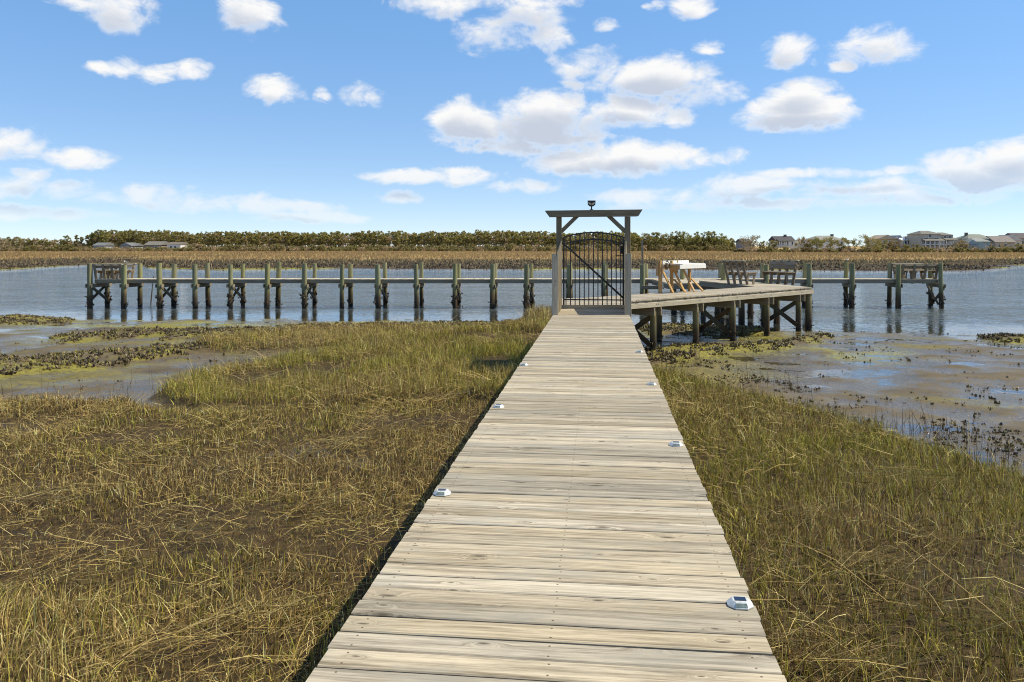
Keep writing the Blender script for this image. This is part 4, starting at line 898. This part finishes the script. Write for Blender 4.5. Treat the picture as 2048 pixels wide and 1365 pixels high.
PINE = [(.31,.285,.085),(.24,.225,.07),(.38,.33,.10),(.17,.16,.055)]; OAK = [(.27,.25,.08),(.34,.29,.10),(.20,.185,.065),(.40,.29,.115)]; BARE = [(.42,.31,.19),(.34,.25,.15),(.47,.36,.22),(.26,.23,.10)]
def crown_clumps(kind, h, w_, r):
    cl = []
    if kind == 'pine':
        for i in range(r.randint(22, 30)):
            f = r.uniform(.40, 1.0); rad = w_*.5*(1.1-.75*abs(f-.68)/.4); a = r.uniform(0, 6.28); q = rad*r.random()**.5; cl.append((q*math.cos(a), q*math.sin(a), h*f-.3, r.uniform(.5, 1.0)*w_*.17))
        cl.append((0, 0, h*.97, w_*.11))
    elif kind == 'oak':
        for i in range(r.randint(26, 34)):
            f = r.uniform(.14, .92); rad = w_*.48*math.sqrt(max(.05, 1-((f-.45)/.55)**2)); a = r.uniform(0, 6.28); q = rad*r.random()**.5; cl.append((q*math.cos(a), q*math.sin(a), h*f, r.uniform(.5, 1.1)*w_*.13))
    else:
        for i in range(r.randint(8, 12)):
            f = r.uniform(.25, .97); rad = w_*.5*math.sqrt(max(.05, 1-((f-.55)/.5)**2)); a = r.uniform(0, 6.28); q = rad*r.random()**.5; cl.append((q*math.cos(a), q*math.sin(a), h*f, r.uniform(.6, 1.1)*w_*.18))
    return cl
TREES = {}
def tree(name, label, cat, loc, h, w_, kind, seed, per=34, group=None, pal=None):
    r = random.Random(seed); t = thing(name, label, cat, loc, r.uniform(0, 6.28), group); random.seed(seed)
    cl = crown_clumps(kind, h, w_, r); mb = MB(); top = h*(.93 if kind == 'pine' else .6)
    mb.cyl((0,0,-.4), (r.uniform(-.2,.2), r.uniform(-.2,.2), top), .028*h+.05, .03, 7, .10, 5)
    for c in cl[:8]:
        z0 = max(.15*h, c[2]*.72); mb.cyl((0,0,z0), (c[0], c[1], c[2]), .05+.006*h, .02, 5, caps=False)
    mb.build('trunk', M['bark'], t)
    if kind == 'bare': V, T, Cc = foliage(cl, max(10, per//2), .26, pal or BARE, [3,3,2,1], .9)
    else: V, T, Cc = foliage(cl, per+14, .026*h+.10, pal or (PINE if kind == 'pine' else OAK), [3,3,2,2], .62 if kind == 'pine' else .85)
    link('crown', tri_mesh('crown', V, T, M['leaf'], Cc), t); return t
def tspot(x, ytop, Y, base=None):
    z0 = float(height(np.array([(x-CX)*Y/F]), np.array([Y]))[0]) if base is None else base
    return ((x-CX)*Y/F, Y, z0-.05), EYE+(HY-ytop)*Y/F-z0

# lone pines at the left gap
pines_left = [(134,471,14),(153,470,9),(163,474,9),(175,470,9),(184,465,13),(197,460,20),(206,463,16)]
pl_lab = ['tall thin leaning pine at the left gap, alone','small pine, leftmost of the close group by the grey roof','short pine second in the close group at the gap','slim pine third in the close group at the gap','tall pine just left of the dense wood edge','tallest dark pine at the left corner of the dense wood','broad pine just inside the left corner of the dense wood']
for i, ((x, yt, wpx), lb) in enumerate(zip(pines_left, pl_lab)):
    loc, h = tspot(x, yt, 322); tree('pine_tree', lb, 'pine tree', loc, h, wpx*322/F*1.15, 'pine', 500+i, 30, 'pines at the left gap')
# pines and live oaks right of the gate
right_trees = [(1268,467,26,'pine','pine just right of the gate, beside the lamp post'),(1290,464,30,'oak','round dark tree behind the lamp post'),(1312,465,24,'pine','pine second right of the lamp post'),(1332,466,30,'oak','olive tree behind the cleaning table posts'),
 (1352,463,26,'pine','tall pine behind the left part of the cleaning table'),(1368,464,28,'pine','tall pine behind the right part of the cleaning table'),(1385,474,22,'oak','low olive tree right of the tall pines'),(1395,464,22,'pine','slim pine left of the gap in the right grove'),(1408,473,30,'oak','yellow-green oak in the middle of the right grove'),
 (1417,463,22,'pine','tall open pine near the end of the right grove'),(1428,463,20,'pine','tallest open pine at the end of the right grove'),(1443,468,30,'pine','spreading pine closing the right grove'),(1467,480,12,'pine','small lone pine between grove and houses'),
 (1502,470,48,'oak','broad brown-green tree hiding a dark roof'),(1530,482,24,'oak','low dark bush left of the grey-roofed porch house'),(1548,480,18,'oak','small bush at the left wall of the porch house'),(1610,474,34,'oak','brown-green tree between porch house and white house'),
 (1634,476,30,'pine','dark tree just left of the hip-roofed white house'),(1656,473,36,'oak','wide olive tree in front of the hip-roofed white house'),(1696,474,36,'oak','dark spreading tree right of the white house'),(1735,470,46,'oak','largest round oak among the right-hand houses'),(1766,477,28,'oak','tree half hiding the beige gabled house'),
 (1788,482,22,'oak','small orange-brown tree at the beige house'),(1812,488,14,'oak','round clipped bush before the blue-grey gable'),(1831,488,16,'oak','round clipped bush before the dormer house'),(1922,480,30,'oak','rounded green-brown bush tree between the big house and blue house'),
 (1978,484,22,'bare','bare thin tree in front of the blue house'),(2012,484,26,'bare','bare thin tree before the brown-roofed house'),(2040,487,24,'oak','green bush at the right edge before the houses')]
for i, (x, yt, wpx, kd, lb) in enumerate(right_trees):
    Y = 318 if x < 1480 else 262-(i % 3)*4; loc, h = tspot(x, yt, Y); pal = [(.33,.225,.09),(.25,.195,.075),(.20,.165,.065),(.38,.25,.11)] if ('brown' in lb or 'orange' in lb) else None
    tree('pine_tree' if kd == 'pine' else ('bare_tree' if kd == 'bare' else 'oak_tree'), lb, 'tree', loc, h, wpx*Y/F*1.25, kd, 600+i, 40, 'trees around the right-hand houses', pal)

# the far wood and its scrub edge, one mass
def wood_mass(name, label, spots, per, size, pal, wts):
    Vs = []; Ts = []; Cs = []; b = 0; r = random.Random(42)
    for (x, y, z, h, w_, kd) in spots:
        cl = [(x+c[0], y+c[1], z+c[2], c[3]) for c in crown_clumps(kd, h, w_, r)]
        p_, q_ = (pal, wts) if kd != 'bare' else (BARE, [3,3,2,1])
        V, T, Cc = foliage(cl, per, size, p_, q_, .75); Vs.append(V); Ts.append(T+b); Cs.append(Cc); b += len(V)
        tx = np.array([[x-.16,y-.5,z-.3],[x+.16,y-.5,z-.3],[x+.05,y-.5,z+h*.86],[x,y-.16,z-.3],[x,y+.16,z-.3],[x,y,z+h*.86]]); Vs.append(tx); Ts.append(np.array([[0,1,2],[3,4,5]])+b); Cs.append(np.tile(np.array([[.34,.27,.19]])*r.uniform(.4,1.3), (6,1))); b += 6
    return setp(link(name, tri_mesh(name, np.concatenate(Vs), np.concatenate(Ts), M['leaf'], np.concatenate(Cs))), label, 'trees', kind='stuff')
r = random.Random(3); spots = []
prof = lambda x: np.interp(x, [-120,0,60,120,180,190,240,330,560,700,860,1000,1090,1260], [473,474,475,480,486,463,463,464,466,466,465,464,465,466])
for row, (Y, n) in enumerate(((332,210),(345,200),(362,190))):
    for i in range(n):
        x = 188+(1275-188)*(i+r.random())/n; yt = prof(x)+r.gauss(1.0+row*-.6, 1.8)-1.8*math.sin(x*.043)*math.sin(x*.017+1)+(3 if row == 0 and r.random() < .4 else 0)
        kd = 'pine' if r.random() < (.30 if row == 0 else .9) else ('oak' if r.random() < .6 else 'bare'); z0 = .7
        if row == 0: yt += r.uniform(0, 7)
        spots.append(((x-CX)*Y/F, Y, z0, EYE+(HY-yt)*Y/F-z0, r.uniform(2.6, 4.4), kd))
for i in range(70):
    x = 1262+(1462-1262)*(i+r.random())/70; Y = r.uniform(322, 330); spots.append(((x-CX)*Y/F, Y, .7, EYE+(HY-r.uniform(470, 483))*Y/F-.7, r.uniform(3, 4.6), 'oak'))
wood_mass('pine_wood', 'dense pine wood along the far side of the marsh', spots, 22, .34, [(.34,.30,.09),(.27,.24,.075),(.40,.34,.11),(.19,.17,.06),(.40,.285,.115)], [3,3,2,2,1.2])
spots = []
for row, (Y, n) in enumerate(((322,75),(334,60))):
    for i in range(n):
        x = -140+(200+140)*(i+r.random())/n; yt = prof(x)+r.gauss(3-row*2, 2.4); kd = 'bare' if r.random() < .6 else 'oak'; spots.append(((x-CX)*Y/F, Y, .7, EYE+(HY-yt)*Y/F-.7, r.uniform(2.6, 4.2), kd))
wood_mass('scrub_wood', 'low brown scrub wood at the far left of the marsh', spots, 20, .32, OAK, [3,2,2,2])
spots = []
for i in range(330):
    x = -140+(1480+140)*(i+r.random())/330; Y = r.uniform(300, 310) if x < 420 else r.uniform(306, 322); spots.append(((x-CX)*Y/F, Y, .7, r.uniform(1.2, 1.9) if 178 < x < 368 else r.uniform(1.4, 3.4), r.uniform(2.4, 4.5), 'oak' if r.random() < .6 else 'bare'))
for i in range(110):
    x = 1470+(2130-1470)*(i+r.random())/110; Y = r.uniform(252, 262); spots.append(((x-CX)*Y/F, Y, .7, r.uniform(.8, 2.2), r.uniform(2, 3.6), 'oak' if r.random() < .6 else 'bare'))
wood_mass('shrub_belt', 'belt of low shrubs along the back of the marsh', spots, 14, .32, [(.29,.26,.09),(.23,.205,.075),(.40,.30,.14),(.17,.15,.06)], [3,3,2,2])

# ---------------------------------------------------------------- houses
_pm = {}
def paint(col, rough=.75):
    k = (col, rough)
    if k not in _pm: _pm[k] = plain('house paint %d' % len(_pm), col, rough, .2, .6, .10)
    return _pm[k]
def shingle(col):
    k = ('s', col)
    if k not in _pm:
        m, t = new_mat('shingle roof %d' % len(_pm)); pos = t.n('ShaderNodeTexCoord').outputs['Object']; n = t.noise(t.vec('MULTIPLY', pos, (1, 1, 4)), 1.6, 5, .7)
        c = t.mix(t.mapr(n, .3, .7), tuple(x*.75 for x in col), tuple(x*1.2 for x in col)); finish(t, principled(t, c, .85, .2, n, .4, .05)); _pm[k] = m
    return _pm[k]
def house(label, x0, x1, ytop, ywall, ybase, Y, wall, roof, style='gable_x', depth=8.0, wins=(), chimney=None, storeys=1, porch=None, garage=None):
    A, B = at(x0, 0, Y).x, at(x1, 0, Y).x; w_ = B-A; zt, zw, zb = at(0,ytop,Y).z, at(0,ywall,Y).z, at(0,ybase,Y).z-.4
    h_ = thing('house', label, 'house', ((A+B)/2, Y+depth/2, zb), 0, 'houses across the marsh'); hw = zw-zb; hr = zt-zw; a = w_/2; d = depth/2; ov = .35
    mb = MB(); mb.box((0,0,hw/2), (w_, depth, hw)); wo_ = mb.build('wall', paint(wall), h_); mb = MB()
    if style == 'gable_x':       # ridge runs left-right, slope faces us
        mb.add([(-a-ov,-d-ov,hw-.1),(a+ov,-d-ov,hw-.1),(a+ov,d+ov,hw-.1),(-a-ov,d+ov,hw-.1),(-a-ov,0,hw+hr),(a+ov,0,hw+hr)], [(0,1,5,4),(2,3,4,5),(1,2,5),(3,0,4),(3,2,1,0)])
    elif style == 'gable_y':     # gable end faces us
        mb.add([(-a-ov,-d-ov,hw-.1),(a+ov,-d-ov,hw-.1),(a+ov,d+ov,hw-.1),(-a-ov,d+ov,hw-.1),(0,-d-ov,hw+hr),(0,d+ov,hw+hr)], [(0,4,5,3),(1,2,5,4),(3,2,1,0),(2,3,5),(0,1,4)])
    else:
        q = min(a*.55, d); mb.add([(-a-ov,-d-ov,hw-.1),(a+ov,-d-ov,hw-.1),(a+ov,d+ov,hw-.1),(-a-ov,d+ov,hw-.1),(-a+q,0,hw+hr),(a-q,0,hw+hr)], [(0,1,5,4),(1,2,5),(2,3,4,5),(3,0,4),(3,2,1,0)])
    ro = mb.build('roof', shingle(roof), h_)
    if style == 'gable_y':
        mb = MB(); mb.add([(-a,-d-ov-.03,hw),(a,-d-ov-.03,hw),(0,-d-ov-.03,hw+hr*.93),(-a,-d-ov+.2,hw),(a,-d-ov+.2,hw),(0,-d-ov+.2,hw+hr*.93)], [(0,1,2),(5,4,3),(0,3,4,1),(1,4,5,2),(2,5,3,0)]); mb.build('gable_end', paint(wall), h_)
    if chimney is not None:
        X = -a+w_*chimney; mb = MB(); mb.box((X,-.3,hw+hr*.75), (.8,.8,hr*1.1)); mb.box((X,-.3,hw+hr*1.32), (.95,.95,.15)); mb.build('chimney', paint((.16,.13,.11)), ro)
    for (u, v, ww, wh) in wins:
        cx, cz = -a+w_*u, hw*v; mb = MB(); mb.box((cx,-d-.04,cz), (ww+.22, .10, wh+.22)); fo = mb.build('window', M['trim'], h_)
        mb = MB(); mb.box((cx,-d-.10,cz), (ww, .03, wh)); mb.build('pane', M['glass'], fo)
    if porch:
        u0, u1, zf, zh, nc = porch; X0, X1 = -a+w_*u0, -a+w_*u1; z0, z1 = hw*zf, hw*zh; pd = 2.2
        mb = MB(); mb.box(((X0+X1)/2,-d-pd/2,z0), (X1-X0, pd, .22)); mb.build('porch_floor', M['trim'], h_)
        mb = MB(); mb.add([(X0-.2,-d-pd-.3,z1),(X1+.2,-d-pd-.3,z1),(X1+.2,-d-.06,z1+.7),(X0-.2,-d-.06,z1+.7),(X0-.2,-d-pd-.3,z1-.14),(X1+.2,-d-pd-.3,z1-.14),(X1+.2,-d-.06,z1-.14),(X0-.2,-d-.06,z1-.14)],
            [(0,1,2,3),(7,6,5,4),(0,4,5,1),(1,5,6,2),(2,6,7,3),(3,7,4,0)]); mb.build('porch_roof', shingle(roof), h_)
        for i in range(nc):
            X = X0+.15+(X1-X0-.3)*i/(nc-1); mb = MB(); mb.box((X,-d-pd+.12,z1/2), (.24,.24,z1)); mb.build('column', M['trim'], h_)
        mb = MB(); mb.box(((X0+X1)/2,-d-pd+.1,z0+.95), (X1-X0,.08,.08)); mb.box(((X0+X1)/2,-d-pd+.1,z0+.25), (X1-X0,.07,.07))
        for i in range(int((X1-X0)/.35)): mb.box((X0+.2+i*.35,-d-pd+.1,z0+.6), (.05,.05,.62))
        mb.build('railing', M['trim'], h_)
    if garage:
        for (u, ww) in garage: mb = MB(); mb.box((-a+w_*u,-d-.05,1.25), (ww,.1,2.1)); mb.build('garage_door', paint((.55,.50,.46)), h_)
    return h_
YH = 275.0
CREAM, WHITE, TAUPE, BLUE = (.76,.72,.60), (.82,.82,.80), (.50,.46,.38), (.29,.40,.43)
hA = house('cream porch house with dark gabled roof, leftmost of the clear houses', 1553, 1589, 472.5, 481, 494, YH, CREAM, (.085,.078,.08), 'gable_x', 8, [(.15,.62,.8,1.1),(.38,.62,.8,1.1),(.62,.62,.8,1.1),(.85,.62,.8,1.1)], .68, porch=(.02,.72,.28,.92,6))
mb = MB(); 
house('white house with low grey hip roof and dark chimney, half behind trees', 1626, 1688, 471.5, 479.5, 498, YH, WHITE, (.27,.26,.235), 'hip', 9, [(.80,.62,.9,1.3),(.92,.62,.7,1.3),(.6,.6,.9,1.2)], .77)
house('small house with pale hip roof behind the brown-green tree', 1594, 1624, 479, 485, 498, YH+8, CREAM, (.33,.30,.26), 'hip', 7, [(.85,.6,.8,1.0)])
house('beige house with a tan gabled roof rising above the oaks', 1754, 1796, 470, 478.5, 499, YH, (.55,.47,.36), (.34,.28,.215), 'gable_y', 9, [(.6,.7,.8,1.1),(.82,.45,.9,1.2),(.35,.7,.8,1.1)])
house('blue-grey house with a steep pointed gable', 1791, 1809, 471, 482, 496, YH+4, (.30,.32,.38), (.24,.25,.27), 'gable_y', 8, [(.5,.75,.7,1.0),(.3,.35,.7,1.0),(.7,.35,.7,1.0)])
hd = house('white-roofed cottage with three small dormers', 1806, 1832, 474, 480.5, 495.5, YH+1, (.50,.49,.48), (.78,.78,.78), 'gable_x', 8, [(.2,.72,.6,1.0),(.42,.72,.6,1.0),(.64,.72,.6,1.0),(.86,.72,.6,1.0)])
for u in (.25, .52, .78):
    wq = (at(1832,0,YH).x-at(1806,0,YH).x); X = wq*(u-.5); hw_ = at(0,480.5,YH).z-at(0,495.5,YH).z+.4
    mb = MB(); mb.box((X,-2.9,hw_+.55), (.62,1.6,.8)); q = mb.build('dormer', M['trim'], hd); mb = MB(); mb.box((X,-3.72,hw_+.58), (.36,.04,.5)); mb.build('pane', M['glass'], q)
    mb = MB(); mb.add([(X-.42,-3.8,hw_+.93),(X+.42,-3.8,hw_+.93),(X,-3.8,hw_+1.28),(X-.42,-2.1,hw_+.93),(X+.42,-2.1,hw_+.93),(X,-2.1,hw_+1.28)], [(0,1,2),(5,4,3),(0,3,4,1),(1,4,5,2),(2,5,3,0)]); mb.build('dormer_roof', shingle((.5,.5,.5)), q)
house('low house with a bright orange-brown roof beside the big house', 1826, 1848, 472.5, 480, 496, YH+9, (.55,.53,.50), (.50,.27,.12), 'gable_x', 8, [(.55,.7,.6,.9)])
big = house('big three-storey taupe house with double balcony and hip roof', 1844, 1882, 461.5, 468, 497, YH-8, TAUPE, (.19,.175,.15), 'hip', 10, [(.42,.88,.9,.9),(.2,.6,1.5,1.5),(.75,.6,1.5,1.5),(.25,.36,1.3,1.2),(.5,.36,1.3,1.2),(.75,.36,1.3,1.2)], None, porch=(0,1,.30,.56,5), garage=[(.22,2.0),(.62,2.0)])
house('side wing of the big taupe house with stacked white porches', 1883, 1906, 465, 470, 497, YH-2, (.40,.37,.33), (.19,.175,.15), 'hip', 9, [(.3,.80,.8,1.1),(.72,.80,.8,1.1),(.3,.5,.8,1.2),(.72,.5,.8,1.2)], None, porch=(.1,1.1,.32,.66,4))
house('blue boarded house with low side gable', 1946, 1980, 476, 483, 496.5, YH-9, BLUE, (.26,.27,.26), 'hip', 7, [(.2,.6,.8,.9)])
house('teal-roofed upper house behind the blue boarded house', 1937, 1988, 468.5, 477, 497, YH, (.31,.38,.39), (.23,.235,.20), 'hip', 9, [(.08,.85,.7,.9),(.93,.85,.7,.9)], .18)
house('small blue gable lodge left of the blue boarded house', 1934, 1956, 479.5, 489, 497, YH-12, BLUE, (.27,.28,.28), 'gable_y', 6, [(.5,.5,.8,.9)])
house('wide house with a brown-grey gambrel roof near the right edge', 1991, 2030, 472, 484, 498, YH-3, (.42,.39,.35), (.225,.195,.18), 'gable_x', 9, [(.5,.6,.8,.9),(.2,.5,.8,.9)])
house('pale gabled house at the right edge beside the brown-grey roof', 2016, 2044, 470, 482, 498, YH+6, (.60,.57,.52), (.30,.28,.26), 'gable_y', 9, [(.7,.6,.8,1.0),(.85,.3,.8,1.0)])
house('dark-roofed house cut by the right edge of view', 2033, 2075, 466, 476, 498, YH+10, (.35,.32,.30), (.12,.10,.105), 'gable_x', 9, [(.3,.6,.8,1.0)])
house('dark roof showing behind the broad tree left of the porch house', 1484, 1503, 478, 484, 498, YH+20, (.30,.29,.29), (.10,.105,.12), 'gable_x', 8)
YL = 312.0
house('grey-roofed house at the left end of the wood', 186, 208, 485.5, 491, 499, YL, (.36,.36,.36), (.165,.17,.175), 'gable_x', 8, [(.7,.5,.9,.9)])
house('grey house with twin gables in the wood', 240, 262, 485.5, 491.5, 499, YL, (.28,.29,.30), (.16,.16,.165), 'gable_y', 8, [(.5,.6,.8,.9),(.3,.4,.8,.8)])
house('low annex joined right of the grey twin-gabled house', 259, 270, 487, 492, 499, YL+2, (.28,.29,.29), (.165,.165,.165), 'gable_x', 7, [(.6,.5,.8,.8)])
house('tan-roofed house with a brown front gable in the wood', 289, 322, 483, 490, 499, YL, (.30,.25,.20), (.175,.16,.14), 'gable_x', 9, [(.7,.5,.9,.9),(.85,.5,.8,.8)])
house('white house with bright end wall, rightmost in the wood', 334, 361, 484.5, 488.5, 499, YL, (.70,.69,.66), (.17,.14,.12), 'gable_x', 8, [(.3,.5,.8,.8),(.62,.5,.8,.8)])

# parked pickup by the big house
pk = thing('pickup_truck', 'small grey pickup truck parked before the big taupe house', 'truck', at(1894, 498, YH-13)); pk.location.z = .75
def side_profile(pts, w_, name, m_):
    mb = MB(); n = len(pts); mb.add([(x,-w_/2,z) for x,z in pts]+[(x,w_/2,z) for x,z in pts], [tuple(range(n-1,-1,-1))[::-1], tuple(range(2*n-1,n-1,-1))]+[(i,n+i,n+(i+1)%n,(i+1)%n) for i in range(n)]); return mb.build(name, m_, pk)
side_profile([(-2.6,.45),(2.5,.45),(2.55,.85),(2.3,1.02),(.95,1.08),(-2.6,1.08)], 1.85, 'body', plain('grey car paint', (.22,.25,.29), .3, .5))
side_profile([(-.9,1.08),(.95,1.08),(.35,1.68),(-.75,1.68)], 1.65, 'cab', plain('cab paint', (.26,.29,.33), .3, .5))
side_profile([(-.70,1.14),(.72,1.14),(.28,1.58),(-.66,1.58)], 1.70, 'window', M['glass'])
for X in (-1.65, 1.6):
    for s_ in (-1, 1):
        mb = MB(); mb.cyl((X,s_*.72,.38), (X,s_*.95,.38), .38, n=14); mb.build('wheel', M['hose'], pk)
